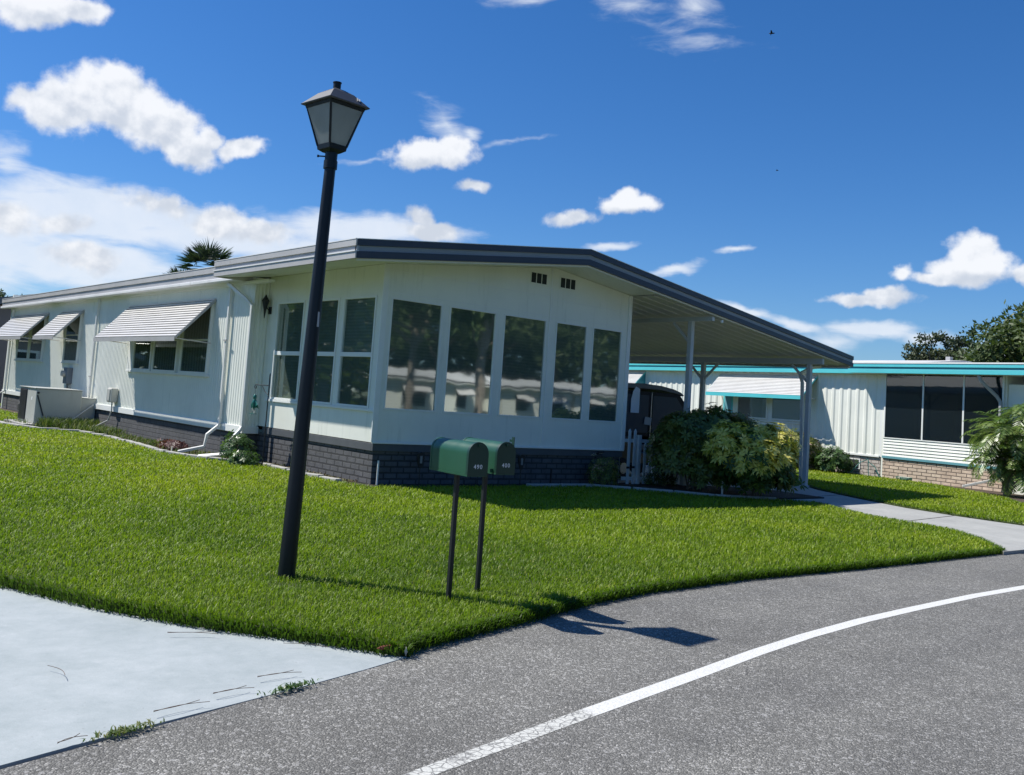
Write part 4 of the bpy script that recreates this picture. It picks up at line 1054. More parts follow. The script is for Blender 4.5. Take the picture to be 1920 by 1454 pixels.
# ------------------------------------------------------------------ golf cart under the carport
GC = thing('golf_cart', (8.12, 1.75, -.01), 'dark enclosed golf cart with a grey tan canopy parked under the carport', 'golf cart')
b_ = B(); can = []
prof = [(-1.25, 2.02), (-.95, 2.085), (-.3, 2.115), (.3, 2.10), (.75, 2.05), (1.0, 1.99), (1.12, 1.93), (1.10, 1.90), (.95, 1.935), (.3, 2.0), (-.3, 2.0), (-.95, 1.985), (-1.25, 1.95)]
b_.prism(prof, -.62, .62).obj('canopy', M['canopy'], GC, bevel=.02)
B().prism([(-1.2, .30), (1.3, .30), (1.66, .45), (1.70, .75), (1.50, .88), (.55, .92), (.45, .60), (-.3, .60), (-.4, .95), (-1.22, .95)], -.58, .58).obj('body', M['cartbody'], GC, bevel=.04)
for s in (-1, 1):
    B().prism([(-1.20, .96), (-1.20, 1.94), (.92, 1.94), (1.48, 1.50), (1.66, .90), (.5, .93)], s * .585, s * .60).obj('side_curtain', M['vinyl'], GC)
    B().prism([(-.02 + .07, 1.02), (-.02 + .07, 1.86), (.86, 1.86), (1.30, 1.46), (1.42, 1.02)], s * .601, s * .604).obj('side_window', M['screen'], GC)
    B().prism([(-1.12, 1.02), (-1.12, 1.86), (-.10, 1.86), (-.10, 1.02)], s * .601, s * .604).obj('side_window', M['screen'], GC)
    B().bar((.95, s * .57, 1.95), (1.47, s * .57, 1.50), .03, .03).obj('strut', M['iron'], GC)
    B().bar((-.02, s * .605, 1.93), (-.02, s * .605, .9), .03, .02).obj('strut', M['chrome'], GC)
    for x in (-.82, .92):
        wh = B().tube([(x, s * .44, .23), (x, s * .60, .23)], .23, 24).obj('wheel', M['rubber'], GC, bevel=.03)
        B().tube([(x, s * .595, .23), (x, s * .612, .23)], .12, 16).obj('rim', M['chrome'], wh)
B().add([(.96, -.56, 1.93), (.96, .56, 1.93), (1.64, .56, .92), (1.64, -.56, .92)], [(0, 1, 2, 3)]).obj('windshield', M['glassd'], GC)
B().box(-.35, .2, -.5, .5, .62, .76).box(-.40, -.28, -.5, .5, .76, 1.25).obj('seat', M['canopy'], GC, bevel=.04)
sw = B(); ring = [(.62 + .06 * math.sin(a), -.25 + .17 * math.cos(a), 1.10 + .15 * math.sin(a)) for a in np.linspace(0, 6.283, 17)]
sw.tube(ring, .014, 6, cap=False).tube([(.62, -.25, 1.10), (.9, -.25, .85)], .015, 6).obj('steering_wheel', M['iron'], GC)
tag(B().add([(-.12, -.014, -.28), (.16, -.014, -.28), (.16, -.014, .26), (.02, -.014, .30), (-.06, -.014, .2), (-.12, -.014, .02)], [tuple(range(6))]).prism([(-.12, -.28), (.16, -.28), (.16, .26), (-.06, .2)], -.012, -.004).obj('paper_sheet', M['paper'], bevel=0, loc=(7.52, 1.14, 1.72)),
    'white paper sheet fixed on the dark side curtain of the golf cart', 'paper')
tag(B().prism([(-.13, -.07), (.1, -.09), (.12, .08), (-.1, .1)], -.012, -.002).obj('paper_card', M['awnd'], loc=(8.0, 1.135, 1.27)), 'small crumpled grey card low on the golf cart curtain', 'paper')


# ------------------------------------------------------------------ shrubs
def branches(par, c, n, rad, h, mat, r0=.018, name='branches'):
    b_ = B()
    for k in range(n):
        a = random.uniform(0, 6.28); e = random.uniform(.3, 1)
        p1 = (c[0] + math.cos(a) * rad[0] * e * .35, c[1] + math.sin(a) * rad[1] * e * .35, h * .35)
        p2 = (c[0] + math.cos(a) * rad[0] * e * .8, c[1] + math.sin(a) * rad[1] * e * .8, h * random.uniform(.6, .88))
        b_.tube([(c[0] + random.uniform(-.1, .1) * rad[0], c[1] + random.uniform(-.1, .1), -.02), p1, p2], [r0, r0 * .7, r0 * .3], 5)
    return b_.obj(name, mat, par)


def ell_pts(n, c, r, lo=.62, up=-.6):
    d = unit(rng.normal(size=(n * 3, 3))); d = d[d[:, 2] > up][:n]; k = len(d)
    bump = 1 + .22 * (vnoise(d[:, 0] * 3 + d[:, 2] * 2, d[:, 1] * 3 + 9, 1.0, int(abs(c[0]) * 10) % 50) - .5) * 2
    q = (lo + (1 - lo) * rng.random(k) ** .6) * bump; q = np.where(rng.random(k) < .05, q * rng.uniform(1.1, 1.28, k), q)
    return np.array(c) + d * np.array(r) * q[:, None], d


def whorl_shrub(name, loc, lobes, nw, mat, label, cat, leafL=.10, leafW=.035, tintf=None, nleaf=7, group=None, extra=None):
    t_ = thing(name, loc, label, cat, group)
    cs = []; ds = []; tot = sum(l[1][0] * l[1][1] for l in lobes)
    for c, r in lobes:
        p, d = ell_pts(int(nw * r[0] * r[1] / tot), c, r); cs.append(p); ds.append(d)
    c = np.concatenate(cs); d = np.concatenate(ds); k_ = c[:, 2] > .03; c = c[k_]; d = d[k_]
    n = len(c); ax = unit(d + np.array([0, 0, .55]) + rng.normal(0, .35, (n, 3)))
    u = unit(np.cross(ax, rng.normal(size=(n, 3)))); v = np.cross(ax, u)
    C_, A_, N_, T_ = [], [], [], []
    base = tintf(c, d) if tintf else rng.random(n)
    for k in range(nleaf):
        an = 2 * math.pi * k / nleaf + rng.normal(0, .15, n)
        dr = u * np.cos(an)[:, None] + v * np.sin(an)[:, None]
        C_.append(c + dr * .012); A_.append(unit(dr + ax * .25 - np.array([0, 0, .25]))); N_.append(ax); T_.append(base + rng.normal(0, .08, n))
    C_ = np.concatenate(C_); m = len(C_)
    leaf_mesh('foliage', C_, np.concatenate(A_), np.concatenate(N_), rng.uniform(.75, 1.2, m) * leafL, rng.uniform(.8, 1.2, m) * leafW, mat, t_, np.concatenate(T_))
    r_ = lobes[0][1]
    branches(t_, lobes[0][0], 12, (r_[0], r_[1]), lobes[0][0][2] + r_[2], M['bark'])
    return t_


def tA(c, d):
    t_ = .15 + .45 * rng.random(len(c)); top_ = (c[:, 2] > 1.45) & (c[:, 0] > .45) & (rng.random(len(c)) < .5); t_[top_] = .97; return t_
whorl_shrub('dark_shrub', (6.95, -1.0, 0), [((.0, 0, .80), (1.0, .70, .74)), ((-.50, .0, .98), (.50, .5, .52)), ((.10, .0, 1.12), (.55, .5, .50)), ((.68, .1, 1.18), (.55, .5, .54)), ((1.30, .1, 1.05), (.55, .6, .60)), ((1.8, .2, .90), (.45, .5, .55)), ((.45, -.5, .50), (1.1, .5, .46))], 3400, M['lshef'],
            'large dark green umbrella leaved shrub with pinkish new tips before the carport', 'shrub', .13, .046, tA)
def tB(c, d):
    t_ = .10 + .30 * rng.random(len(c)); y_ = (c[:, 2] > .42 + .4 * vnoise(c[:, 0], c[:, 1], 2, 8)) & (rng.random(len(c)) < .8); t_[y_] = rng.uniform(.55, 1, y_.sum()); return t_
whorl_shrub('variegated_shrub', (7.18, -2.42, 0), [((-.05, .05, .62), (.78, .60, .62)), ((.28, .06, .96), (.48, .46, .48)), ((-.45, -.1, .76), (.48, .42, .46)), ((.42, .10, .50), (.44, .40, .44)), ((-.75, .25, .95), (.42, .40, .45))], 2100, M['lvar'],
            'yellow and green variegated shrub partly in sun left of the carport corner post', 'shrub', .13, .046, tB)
whorl_shrub('small_dark_shrub', (5.0, -.42, 0), [((0, 0, .28), (.36, .22, .34))], 260, M['lshef'], 'small dark shrub in shade at the spigot on the front skirt', 'shrub', .06, .02)
whorl_shrub('leafy_shrub', (-.62, 3.55, 0), [((0, 0, .26), (.30, .36, .30)), ((-.1, -.45, .12), (.25, .3, .16))], 420, M['lgreen'], 'light green leafy shrub below the iron hook beside the white downspout', 'shrub', .07, .035, None, 5)
whorl_shrub('fence_shrub', (6.95, -.22, 0), [((0, 0, .14), (.5, .16, .22))], 230, M['lgreen'], 'low leafy plant at the foot of the picket fence', 'shrub', .05, .025, None, 5)
whorl_shrub('red_leaf_plant', (-.72, 6.35, 0), [((0, 0, .07), (.24, .55, .13))], 420, M['lred'], 'low dark red leaved plant in the bed against the grey block skirt', 'plant', .06, .026, None, 5)
# bed weeds and litter
n = 5200; y = rng.uniform(4.4, 14.5, n); f = np.interp(y, [4.4, 5.35, 7.5, 9.7, 11.2, 12, 14.5], [-.95, -1.05, -.95, -.9, -1.05, -1.9, -2.2]); x = f + (-.33 - f) * rng.random(n)
k = (y > 10.4) | (rng.random(n) < .28 + .3 * vnoise(x, y, 1.5, 9)); k &= ~((x > -1.95) & (y > 12.75)); x = x[k]; y = y[k]; n = len(x)
tag(blades('bed_weeds', x, y, 0., rng.uniform(.04, .17, n) * np.where(y > 10.4, 1.5, .75), rng.uniform(.008, .02, n), rng.uniform(.2, 1.0, n), rng.uniform(0, 6.28, n), M['lweed'], rng.random(n)),
    'untidy green and straw weeds in the bed along the skirt', 'weeds', kind='stuff')
n = 2600; y = rng.uniform(12.1, 12.85, n); x = rng.uniform(-1.75, -.4, n)
tag(blades('tall_weeds', x, y, 0., rng.uniform(.08, .36, n), rng.uniform(.008, .018, n), rng.uniform(.2, .8, n), rng.uniform(0, 6.28, n), M['lweed'], rng.random(n)),
    'tall weeds growing against the shaded side of the air conditioner', 'weeds', kind='stuff')
n = 3800; y = rng.uniform(.3, 12, n); f = np.interp(y, [.3, 3.3, 4.1, 5.35, 7.5, 9.7, 12], [-.22, -.22, -.8, -1.1, -1.0, -.93, -1.9]); hi = np.where(y < 4.1, 0.0, -.3); x = f + (hi - f) * rng.random(n)
z3 = rng.uniform(.0, .03, n)
tag(leaf_mesh('leaf_litter', np.stack([x, y, z3], 1), rng.normal(size=(n, 3)) * [1, 1, .3], unit(np.array([0, 0, 1.]) + rng.normal(0, .3, (n, 3))), rng.uniform(.03, .08, n), rng.uniform(.015, .04, n), M['llitter']),
    'brown leaf litter and mulch in the side bed', 'leaf litter', kind='stuff')
for (x, y, s, lab) in ((-5.93, -8.44, .11, 'green weed tuft in the joint of concrete and asphalt nearest the lawn tip'), (-6.86, -8.66, .13, 'half dry weed tuft in the joint at the left of the apron edge')):
    n = 170; px_ = rng.normal(0, s * .65, n); py_ = rng.normal(0, .016, n) + px_ * .22
    o = blades('weed_tuft', px_, py_, 0., rng.uniform(.008, .026, n), rng.uniform(.006, .011, n), rng.uniform(.8, 1.8, n), rng.uniform(0, 6.28, n), M['lweed'] if 'dry' in lab else M['lgreen'], rng.uniform(.2, 1, n))
    o.location = (x, y, -.04); tag(o, lab, 'weed', kind='stuff')
ND = [((-6.12, -7.24), (-5.86, -7.38)), ((-6.90, -7.62), (-6.87, -7.82)), ((-6.03, -8.25), (-5.78, -8.27)), ((-6.68, -8.52), (-6.40, -8.50)), ((-6.34, -8.40), (-6.12, -8.40)), ((-7.15, -8.71), (-7.02, -8.68)), ((-5.6, -7.72), (-5.4, -7.9))]
NL = ['pair of brown pine needles on the apron near the lawn edge', 'single short brown needle alone on the left of the apron', 'bent brown needles on the apron nearest the lawn tip', 'long brown needles at the apron rim beside the dry weed tuft',
      'crossed brown needles at the apron rim between the two weed tufts', 'short dark needles at the lower left rim of the apron', 'faint needle along the lawn edge of the apron']
for i, (p, q) in enumerate(ND):
    b_ = B(); p = Vector((*p, 0)); q = Vector((*q, 0)); m0 = (p + q) / 2; d = q - p; nn = Vector((-d.y, d.x, 0)).normalized()
    for k in range(1 if i in (1, 6) else 2):
        s = (.012, -.006)[k]; e0 = p - m0; e1 = (q - m0) * (1 - .25 * k) + nn * (.035 * k)
        b_.tube([tuple(e0 + (e1 - e0) * f + nn * s * math.sin(3.14 * f) * 2 + Vector((0, 0, .004 + .004 * k))) for f in np.linspace(0, 1, 7)], .0015, 5)
    o = b_.obj('pine_needles', M['needle'], loc=(m0.x, m0.y, -.029))
    tag(o, NL[i], 'pine needles', 'fallen pine needles on the apron')
b_ = B().lathe([(.0, -.09), (.018, -.06), (.026, 0), (.016, .06), (.002, .09)], (0, 0, 0), 8); b_.v = [(z, y * .9, x * .6) for x, y, z in b_.v]
tag(b_.obj('dry_leaf', M['rust'], smooth=True, loc=(-5.10, -8.10, -.008)), 'curled reddish brown dry leaf at the tip of the lawn', 'leaf')
b_ = B().lathe([(.0, -.03), (.012, 0), (.0, .03)], (0, 0, 0), 6)
tag(b_.obj('bark_chip', M['stake'], loc=(-5.04, -8.19, -.018)), 'tiny pale chip beside the brown leaf at the lawn tip', 'chip')

# ------------------------------------------------------------------ the turquoise trimmed neighbour (own axes: long wall faces -X)
N = thing('mobile_home', (18.65, -2.60, 0), 'white mobile home with turquoise fascia and tan brick skirt across the driveway', 'house', rz=-.146)
rib_wall(4.28, 17.5, .66, 3.14, 0, .30, .022, .45).obj('side_wall', M['white'], N)
B().box(0, .3, 4.2, 4.279, .62, 3.14).obj('corner_trim', M['whitetrim'], N)
B().box(-.03, .0, 4.26, 17.5, .60, .66).obj('base_ledge', M['whitetrim'], N, bevel=.004)
B().box(.02, .12, 4.25, 17.5, -.05, .60).obj('brick_skirt', M['nbrick2'], N)
v_ = B().box(.0, .019, 4.93, 5.56, .18, .50).obj('skirt_vent', M['whitetrim'], N)
B().box(-.006, -.0005, 4.97, 5.52, .215, .465).obj('vent_opening', M['dark'], v_)
window_x(N, 0, 8.62, 10.02, 1.5, 2.8, (), 'dark', 'whitetrim'); window_x(N, 0, 7.08, 8.46, 1.5, 2.8, (), 'dark', 'whitetrim')
B().box(-.04, 0, 8.44, 8.64, 1.45, 2.8).box(-.05, 0, 7.0, 10.1, 1.42, 1.47).obj('window_sill', M['whitetrim'], N, bevel=.004)
sh = B().box(-.03, 0, 10.25, 10.70, 1.5, 2.8).obj('shutter', M['teal'], N, bevel=.004)
B().box(-.036, -.0305, 10.31, 10.64, 1.56, 2.74).obj('shutter_panel', M['tealg'], sh)
window_x(N, 0, 15.2, 16.8, 1.5, 2.8, (), 'dark', 'whitetrim')
awning_x(N, -.01, 6.62, 10.88, 3.05, .72, .72, 14, .11, 'teal', 'awn', None)
awning_x(N, -.01, 15.0, 17.3, 3.09, .72, .72, 14, .11, 'teal', 'awn', 'teald')
# porch section, one step proud, screened
B().box(-.022, 0, .50, 4.12, .66, 1.20).obj('lap_core', M['white'], N)
b_ = B()
for k in range(6):
    z = .675 + k * .088
    b_.add([(-.026, .50, z + .088), (-.026, 4.12, z + .088), (-.050, 4.12, z), (-.050, .50, z), (-.024, .50, z), (-.024, 4.12, z)], [(0, 1, 2, 3), (3, 2, 5, 4)])
b_.obj('lap_siding', M['white'], N)
B().box(-.055, 0, .48, 4.14, .60, .672).obj('teal_band', M['tealg'], N, bevel=.004)
B().box(-.012, .1, .50, 4.14, -.05, .60).obj('brick_skirt', M['nbrick'], N)
B().box(-.055, -.02, .48, 4.14, 1.195, 1.225).obj('screen_sill', M['whitetrim'], N)
for k, y in enumerate((4.10, 2.86, 1.63, .52)): B().box(-.052, -.016, y - .025, y + .025, 1.226, 3.115).obj('screen_post', M['whitetrim'], N, bevel=.003)
for a, c_ in ((2.885, 4.075), (1.655, 2.835), (.545, 1.605)):
    s_ = B().box(-.03, -.024, a, c_, 1.226, 3.115).obj('screen', M['screen'], N)
    B().box(-.036, -.0305, a, c_, 2.14, 2.17).box(-.034, -.0305, a + .26, a + .275, 1.23, 2.14).obj('screen_rail', M['acd'], s_)
    B().quad((-.042, a, 1.226), (-.042, a, 3.115), (-.042, c_, 3.115), (-.042, c_, 1.226)).obj('pane', M['glassd'], s_)
B().box(.0, .06, .45, 4.2, .0, 3.12).box(.06, 7.2, .45, .50, .0, 3.3).obj('porch_wall', M['white'], N)
B().box(.06, 7.2, -3.2, .44, 0, 2.9).obj('rear_porch', M['white'], N)
# fascia in three turquoise bands
for (y0, y1, xo) in ((5.05, 18, -.24), (-3.4, 5.049, -.55)):
    B().box(xo - .03, xo + .03, y0, y1, 3.115, 3.235).obj('fascia_lower_band', M['teal'], N, bevel=.004)
    B().box(xo - .006, xo + .03, y0, y1, 3.236, 3.300).obj('fascia_groove', M['teald'], N)
    B().box(xo - .036, xo + .03, y0, y1, 3.301, 3.400).obj('fascia_upper_band', M['teal'], N, bevel=.004)
    B().box(xo - .05, xo + .06, y0, y1, 3.401, 3.440).obj('roof_edge', M['whitetrim'], N)
    B().box(xo + .031, .02, y0, y1, 3.118, 3.130).obj('soffit', M['whitetrim'], N)
b_ = B().box(-.5, 7.3, -3.4, 5.05, 3.131, 3.42)
b_.prism([(-.2, 3.14), (7.3, 3.14), (7.3, 3.42), (3.6, 3.80), (3.2, 3.80), (-.2, 3.43)], 3.7, 18)
b_.obj('roof', M['roof'], N)
B().box(3.3, 3.45, 4.2, 4.35, 3.7, 3.93).obj('roof_vent', M['awnd'], N)
B().box(.2, 7.0, 4.2, 17.5, 0, 3.2).obj('inner_body', M['white'], N)
spout_pts(N, [(-.50, .95, 3.12), (-.45, .90, 2.95), (-.16, .62, 2.55), (-.11, .55, 2.4), (-.10, .54, .78), (-.12, .56, .55), (-.16, .60, .30)], r=.05, mt='awnd')
spout_pts(N, [(-.16, .62, .33), (-.55, 1.28, .07)], r=.045)

hs_ = thing('garden_hose', (19.22, .72, 0), 'coiled green garden hose on the grass by the tan brick skirt', 'hose')
b_ = B(); pts_ = []
for k in range(90):
    a = k * .28; r_ = .20 + .05 * math.sin(k * .7); pts_.append((r_ * math.cos(a) * .8, r_ * math.sin(a) * 1.6 * .8, .03 + .0009 * k))
b_.tube(pts_, .011, 6).obj('coil', M['hose'], hs_, smooth=True)
b_ = B(); b_.tube([(0, 0, .52), (-.10, -.1, .50), (-.20, -.16, .2), (-.22, -.2, .02)], .012, 6).tube([(0, 0, .50), (-.12, .15, .40), (-.25, .35, .1), (-.22, .5, .02)], .012, 6).tube([(0, -.03, .46), (-.15, -.35, .3), (-.25, -.55, .02)], .012, 6)
tag(b_.obj('garden_hose', M['verdi'], smooth=True, loc=(19.17, 1.95, 0)), 'teal hose looped over the tap on the painted brick skirt', 'hose')

whorl_shrub('neighbour_shrub', (19.05, 4.35, 0), [((0, 0, .60), (.65, .9, .62))], 700, M['lshef'], 'dark rounded shrub against the neighbour wall seen left of the corner post', 'shrub', .13, .05)
whorl_shrub('neighbour_shrub', (19.0, 5.9, 0), [((0, 0, .66), (.6, .9, .66))], 600, M['lshef'], 'dark rounded shrub below the turquoise awning behind the variegated one', 'shrub', .13, .05)
whorl_shrub('low_shrub', (19.0, 2.95, 0), [((0, 0, .38), (.42, .55, .42))], 520, M['lgreen'], 'low glossy shrub at the painted brick right of the corner post', 'shrub', .09, .04)


# ------------------------------------------------------------------ palms
def frond(C_, A_, N_, L_s, W_s, T_, R_, base, az_, el_, length, droop, nl=26, leafL=.27, leafW=.030, tint=.5):
    """pinnate frond: arching rachis with leaflets"""
    dirh = np.array([math.cos(az_), math.sin(az_), 0.]); p = np.array(base, float); e = el_; step = length / nl; side = np.array([-dirh[1], dirh[0], 0]); pts = [p.copy()]
    for k in range(nl):
        d = dirh * math.cos(e) + np.array([0, 0, 1.]) * math.sin(e); p = p + d * step; e -= droop / nl; pts.append(p.copy())
        if k > 2:
            f = k / nl; ll = leafL * (math.sin(math.pi * min(1, f * 1.05)) ** .6 * .8 + .2)
            for s in (-1, 1):
                C_.append(p + rng.normal(0, .004, 3)); A_.append(side * s * .85 + d * .65 + np.array([0, 0, -.15 + rng.normal(0, .12)])); up_ = np.cross(side, d) * -1
                N_.append(up_); L_s.append(ll * rng.uniform(.85, 1.1)); W_s.append(leafW); T_.append(tint + rng.normal(0, .15))
    R_.append(pts)


def date_palm(loc, crowns, label):
    t_ = thing('date_palm', loc, label, 'palm')
    for (cx, cy, cz, nf, ln) in crowns:
        b_ = B(); zs = np.linspace(-.02, cz, 14)
        b_.tube([(cx * (z / cz) ** 1.3 if z > 0 else 0, cy * (z / cz) ** 1.3 if z > 0 else 0, z) for z in zs], [.07 + .016 * (i % 2) for i in range(14)], 10).obj('trunk', M['barkp'], t_)
        a = [[] for _ in range(7)]
        for k in range(nf):
            frond(*a, (cx, cy, cz), k * 2.4 + rng.normal(0, .1), rng.uniform(.1, 1.35), ln * rng.uniform(.8, 1.1), rng.uniform(1.3, 2.1), tint=.35 + .3 * rng.random())
        leaf_mesh('crown', np.array(a[0]), np.array(a[1]), np.array(a[2]), np.array(a[3]), np.array(a[4]), M['ldate'], t_, np.array(a[5]))
        rb_ = B()
        for pts in a[6]: rb_.tube([tuple(p) for p in pts[::4]], .008, 4)
        rb_.obj('frond_stems', M['ldate'], t_)
    return t_


date_palm((17.35, -2.75, 0), [(0, 0, 1.5, 60, 1.25), (.25, -.55, 2.0, 36, 1.15), (.1, -.35, .7, 40, 1.05), (-.1, .15, .95, 24, 1.0)], 'bushy pygmy date palm with arching fronds before the turquoise trimmed porch')


def fan_palm(loc, H_, rad, label):
    t_ = thing('fan_palm', loc, label, 'palm')
    B().tube([(0, 0, -.1), (.1, .05, H_ * .5), (.05, 0, H_)], [.2, .17, .16], 12).obj('trunk', M['barkp'], t_)
    c, a, n_, Ls, Ws, T = [], [], [], [], [], []
    for k in range(46):
        az_ = k * 2.4; e = rng.uniform(-.5, 1.35); d = np.array([math.cos(az_) * math.cos(e), math.sin(az_) * math.cos(e), math.sin(e)])
        hub = np.array([.05, 0, H_]) + d * rad * rng.uniform(.42, .6); side = unit(np.cross(d, [0, 0, 1.])); upv = np.cross(side, d)
        tn = rng.random()
        for j in range(22):
            th = (j / 21 - .5) * 2.9; dd = d * math.cos(th) + side * math.sin(th)
            c.append(hub); a.append(dd + rng.normal(0, .05, 3)); n_.append(upv + rng.normal(0, .1, 3)); Ls.append(rad * .55 * rng.uniform(.85, 1.1)); Ws.append(.05); T.append(tn)
    leaf_mesh('crown', np.array(c), np.array(a), np.array(n_), np.array(Ls), np.array(Ws), M['lpalm'], t_, np.array(T))


fan_palm((10.2, 31.6, -.1), 6.9, 1.55, 'fan palm crown rising behind the ridge of the white home')
fan_palm((9.0, 31.9, -.1), 5.9, 1.1, 'smaller fan palm crown half hidden behind the long roof')


# ------------------------------------------------------------------ broadleaf trees and pines
def tree(name, loc, H_, blobs, n, leaf, mat, label, trunk_r=.22, cat='tree', limbs=8, group=None, bark='bark'):
    t_ = thing(name, loc, label, cat, group)
    C_, D_ = [], []
    tot = sum(r[0] * r[2] for c, r in blobs)
    for c, r in blobs:
        p, d = ell_pts(max(20, int(n * r[0] * r[2] / tot)), c, r, .45, -1.1); C_.append(p); D_.append(d)
    c = np.concatenate(C_); d = np.concatenate(D_); m = len(c)
    leaf_mesh('crown', c, unit(rng.normal(size=(m, 3)) + d * .6), unit(d + np.array([0, 0, .6]) + rng.normal(0, .5, (m, 3))), rng.uniform(.6, 1.4, m) * leaf, rng.uniform(.35, .7, m) * leaf, mat, t_,
              np.clip(.25 + .5 * rng.random(m) + .25 * (vnoise(c[:, 0] + c[:, 2], c[:, 1] + c[:, 2] * .7, .8, 13) - .5) * 2, 0, 1))
    b_ = B().tube([(0, 0, -.2), (.05, 0, H_ * .35), (.1, .05, H_ * .75)], [trunk_r, trunk_r * .75, trunk_r * .3], 10)
    for k in range(min(limbs, len(blobs))):
        bc = blobs[k][0]; b_.tube([(.05, 0, H_ * (.3 + .04 * k)), (bc[0] * .5, bc[1] * .5, bc[2] * .8), bc], [trunk_r * .5, trunk_r * .3, trunk_r * .1], 6)
    b_.obj('trunk', M[bark], t_)
    return t_


def rblobs(c, R0, n, r, seed, flat=.8):
    rr = random.Random(seed); out = []
    for k in range(n):
        a = rr.uniform(0, 6.28); e = math.asin(rr.uniform(-.5, 1)); q = rr.uniform(.55, 1)
        out.append(((c[0] + R0[0] * q * math.cos(a) * math.cos(e), c[1] + R0[1] * q * math.sin(a) * math.cos(e), c[2] + R0[2] * q * math.sin(e)), (r * rr.uniform(.7, 1.3), r * rr.uniform(.7, 1.3), r * flat * rr.uniform(.7, 1.2))))
    return out


tree('oak_tree', (47.9, 7.6, -.1), 8.9, rblobs((0, 0, 5.2), (3.6, 3.6, 3.4), 60, 1.3, 3), 26000, .30, M['loak'], 'big dense oak behind the turquoise fascia at the far right', .35)
tree('oak_tree', (44.5, 5.6, -.1), 5.6, rblobs((0, 0, 3.6), (2.4, 2.4, 2.0), 20, 1.0, 31), 6000, .28, M['loak'], 'lower green tree in front of the big oak', .25)
for (az_, el_, dd, sd, lab, rx) in ((64.4, 4.6, 92, 5, 'low dark pine, leftmost of the three above the turquoise roof', 2.1), (65.2, 5.55, 90, 7, 'open crowned pine, middle of the three above the turquoise roof', 2.3), (66.5, 5.5, 88, 9, 'open crowned pine beside the big oak', 2.5)):
    hh_ = 1.6 + dd * math.tan(R(el_))
    bl = rblobs((0, 0, hh_ - 2.3), (rx, rx, 1.9), 20, .62, sd, .55) + rblobs((0, 0, hh_ - 4.6), (rx * 1.05, rx, 1.5), 18, .8, sd + 1, .6)
    tree('pine_tree', (CX + dd * math.sin(R(az_)), CY + dd * math.cos(R(az_)), -.1), hh_ - .3, bl, 6000, .30, M['lpine'], lab, .22, 'pine tree', 10)
# far treetops just above the long roof at the left
for (az_, dd, hh_, lab) in ((12.0, 95, 8.35, 'small far treetop over the dark roof at the left edge'), (13.4, 95, 8.3, 'tiny far treetop beside the end of the dark roof')):
    tree('far_tree', (CX + dd * math.sin(R(az_)), CY + dd * math.cos(R(az_)), -.1), hh_ - .5, rblobs((0, 0, hh_ - 1.4), (1.6, 1.4, 1.0), 9, .7, int(dd + az_)), 900, .3, M['loak'], lab, .2)

# ------------------------------------------------------------------ taupe home beyond the long wall
T_ = thing('mobile_home', (-2, 30, -.1), 'taupe mobile home with a dark sloping roof edge at the far left', 'house')
B().prism([(-5, 0), (9, 0), (9, 3.7), (6.0, 4.75), (-5, 2.5)], .1, 13).obj('wall', M['brown'], T_)
B().prism([(-5.6, 2.45), (6.0, 5.15), (9.6, 4.15), (9.6, 3.95), (6.0, 4.85), (-5.6, 2.22)], -.5, 13.4).obj('roof', M['bronze'], T_)
w_ = B().box(-1.2, .4, .02, .1, 1.1, 2.3).obj('window', M['whitetrim'], T_)
B().quad((-1.1, .015, 1.2), (.3, .015, 1.2), (.3, .015, 2.2), (-1.1, .015, 2.2)).obj('pane', M['vinyl'], w_)


# ------------------------------------------------------------------ across the street: what the porch glass mirrors
def street_home(x, y, ln, label, seed):
    t_ = thing('mobile_home', (x, y, -.2), label, 'house')
    B().box(0, ln, -6, 0, .0, 2.75).obj('wall', M['white'], t_)
    B().box(-.02, ln + .02, .0, .03, 0, .55).obj('skirt', M['nbrick2'], t_)
    B().box(-.5, ln + .5, .5, .56, 2.62, 2.84).obj('fascia', M['whitetrim'], t_)
    B().prism([(.56, 2.84), (-3, 3.45), (-6.5, 2.84), (-6.5, 2.7), (.56, 2.7)], -.5, ln + .5, 'x').obj('roof', M['roof'], t_)
    rr = random.Random(seed); xx = 1.2
    while xx < ln - 2:
        wv = rr.uniform(1.2, 2.2)
        w_ = B().box(xx, xx + wv, .03, .07, 1.0, 2.2).obj('window', M['whitetrim'], t_)
        B().quad((xx + .06, .075, 1.06), (xx + wv - .06, .075, 1.06), (xx + wv - .06, .075, 2.14), (xx + .06, .075, 2.14)).obj('pane', M['dark'], w_)
        B().add([(xx - .15, .08, 2.35), (xx + wv + .15, .08, 2.35), (xx + wv + .15, .75, 1.85), (xx - .15, .75, 1.85)], [(0, 1, 2, 3)]).obj('awning', M['awn'], w_)
        xx += wv + rr.uniform(1.2, 2.4)


street_home(20.1, -38, 3.0, 'small white home end across the street mirrored at the porch corner', 1)
street_home(25.9, -38.5, 8.3, 'white mobile home across the street mirrored in the first two porch windows', 2)
street_home(35.6, -38, 7.0, 'white mobile home across the street mirrored in the third porch window', 3)
street_home(44.0, -39, 10.5, 'white mobile home across the street mirrored in the right porch windows', 4)
street_home(-26, -27, 11.0, 'white mobile home across the street behind the camera', 5)
tr_spots = [(19.9, -27.2, 11, 21), (23.9, -26.4, 12, 22), (30.5, -47, 13, 23), (38.5, -29.5, 11.5, 24), (14.5, -42, 13, 25), (24, -49, 14, 26), (45, -50, 13, 27), (58, -42, 12, 28), (38, -49, 14, 29), (52, -50, 13, 30)]
labs = ['pale trunked oak across the street mirrored in the first porch window', 'leaning trunked oak across the street mirrored in the second porch window', 'tall oak behind the white homes across the street', 'tall oak between the homes mirrored in the right windows',
        'tall oak at the left end of the mirrored row', 'dense oak behind the first mirrored home', 'dense oak far right of the mirrored row', 'tall oak at the right end of the mirrored row', 'dense oak behind the third mirrored home', 'dense oak behind the second mirrored home']
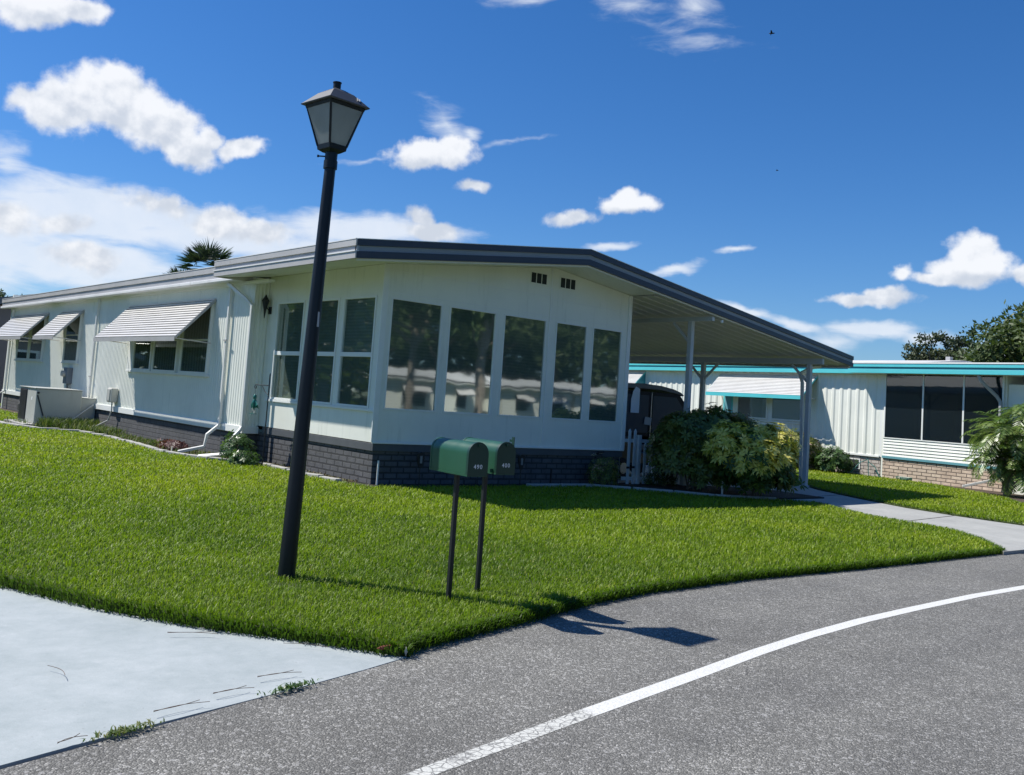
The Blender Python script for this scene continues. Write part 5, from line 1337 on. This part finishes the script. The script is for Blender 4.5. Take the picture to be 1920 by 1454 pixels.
for (x, y, hh_, sd), lab in zip(tr_spots, labs):
    R0 = 3.6 if y < -30 else 3.0; cz = hh_ * .58 if y < -30 else hh_ * .70
    tree('oak_tree', (x, y, -.1), hh_, rblobs((0, 0, cz), (R0, R0, hh_ * .36), 26, 1.6, sd), 3800, .62, M['loak'], lab, .33 if y < -30 else .30, bark='barkp')

for (x, y, hh_, sd, lab) in ((-9.5, 37, 9, 51, 'unseen oak added left of the taupe home to darken the awning windows'), (-15, 29, 8, 52, 'unseen oak added west of the long wall to darken the porch side windows'), (-21, 38, 10, 53, 'taller unseen oak added at the far left to darken window reflections'), (-13, 46, 10, 54, 'unseen oak added far beyond the concrete drive to darken window reflections')):  # out-of-view trees added so the left-facing windows mirror less bright sky
    tree('oak_tree', (x, y, -.1), hh_, rblobs((0, 0, hh_ * .48), (3.2, 3.2, hh_ * .42), 26, 1.5, sd), 3600, .6, M['loak'], lab, .3)
n = 9000; x = rng.uniform(2, 88, n); z = rng.uniform(0, 1, n) ** .8 * (6.5 + 3 * vnoise(x, x * 0, .25, 77)); y = -55 + rng.normal(0, 1.4, n)
tag(leaf_mesh('woodland', np.stack([x, y, z], 1), unit(rng.normal(size=(n, 3))), unit(rng.normal(size=(n, 3)) + [0, 1.2, .4]), rng.uniform(.7, 1.5, n), rng.uniform(.4, .9, n), M['loak'], None, rng.random(n) * .8),
    'dark far woodland behind the homes across the street, mirrored in the glass', 'woodland', kind='stuff')

n = 6000; x = rng.uniform(-50, -3.5, n); z = rng.uniform(0, 1, n) ** .8 * (5.5 + 3 * vnoise(x, x * 0, .25, 78)); y = 50 + rng.normal(0, 1.2, n) + (x + 3.5) * .45  # unseen foliage added to block low sky from the side window reflections
tag(leaf_mesh('woodland', np.stack([x, y, z], 1), unit(rng.normal(size=(n, 3))), unit(rng.normal(size=(n, 3)) + [0, -1.2, .4]), rng.uniform(.7, 1.5, n), rng.uniform(.4, .9, n), M['loak'], None, rng.random(n) * .8),
    'dark unseen woodland added beyond the concrete drive to darken the side windows', 'woodland', kind='stuff')

# ------------------------------------------------------------------ birds
for (az_, el_, dd, sc, lab) in ((55.72, 21.94, 60, .55, 'black bird gliding high in the blue sky'), (56.39, 14.37, 90, .4, 'tiny black bird low in the blue sky above the carport')):
    d = Vector((math.sin(R(az_)) * math.cos(R(el_)), math.cos(R(az_)) * math.cos(R(el_)), math.sin(R(el_)))) * dd
    bd = thing('bird', (CX + d.x, CY + d.y, 1.5 + d.z), lab, 'bird', rz=-R(az_))
    b_ = B().lathe([(.002, -.3), (.05, -.2), (.09, 0), (.06, .2), (.03, .30), (.0, .36)], (0, 0, 0), 8); b_.v = [(z * sc, y * sc, x * sc) for x, y, z in b_.v]; b_.obj('body', M['bird'], bd, smooth=True)
    for s in (-1, 1): B().add([(p[0] * sc, p[1] * sc, p[2] * sc) for p in [(.1, 0, .02), (.02, s * .35, .15), (-.1, s * .8, .06), (-.12, s * .35, .10), (-.12, 0, .02)]], [(0, 1, 2, 3, 4)]).obj('wing', M['bird'], bd)
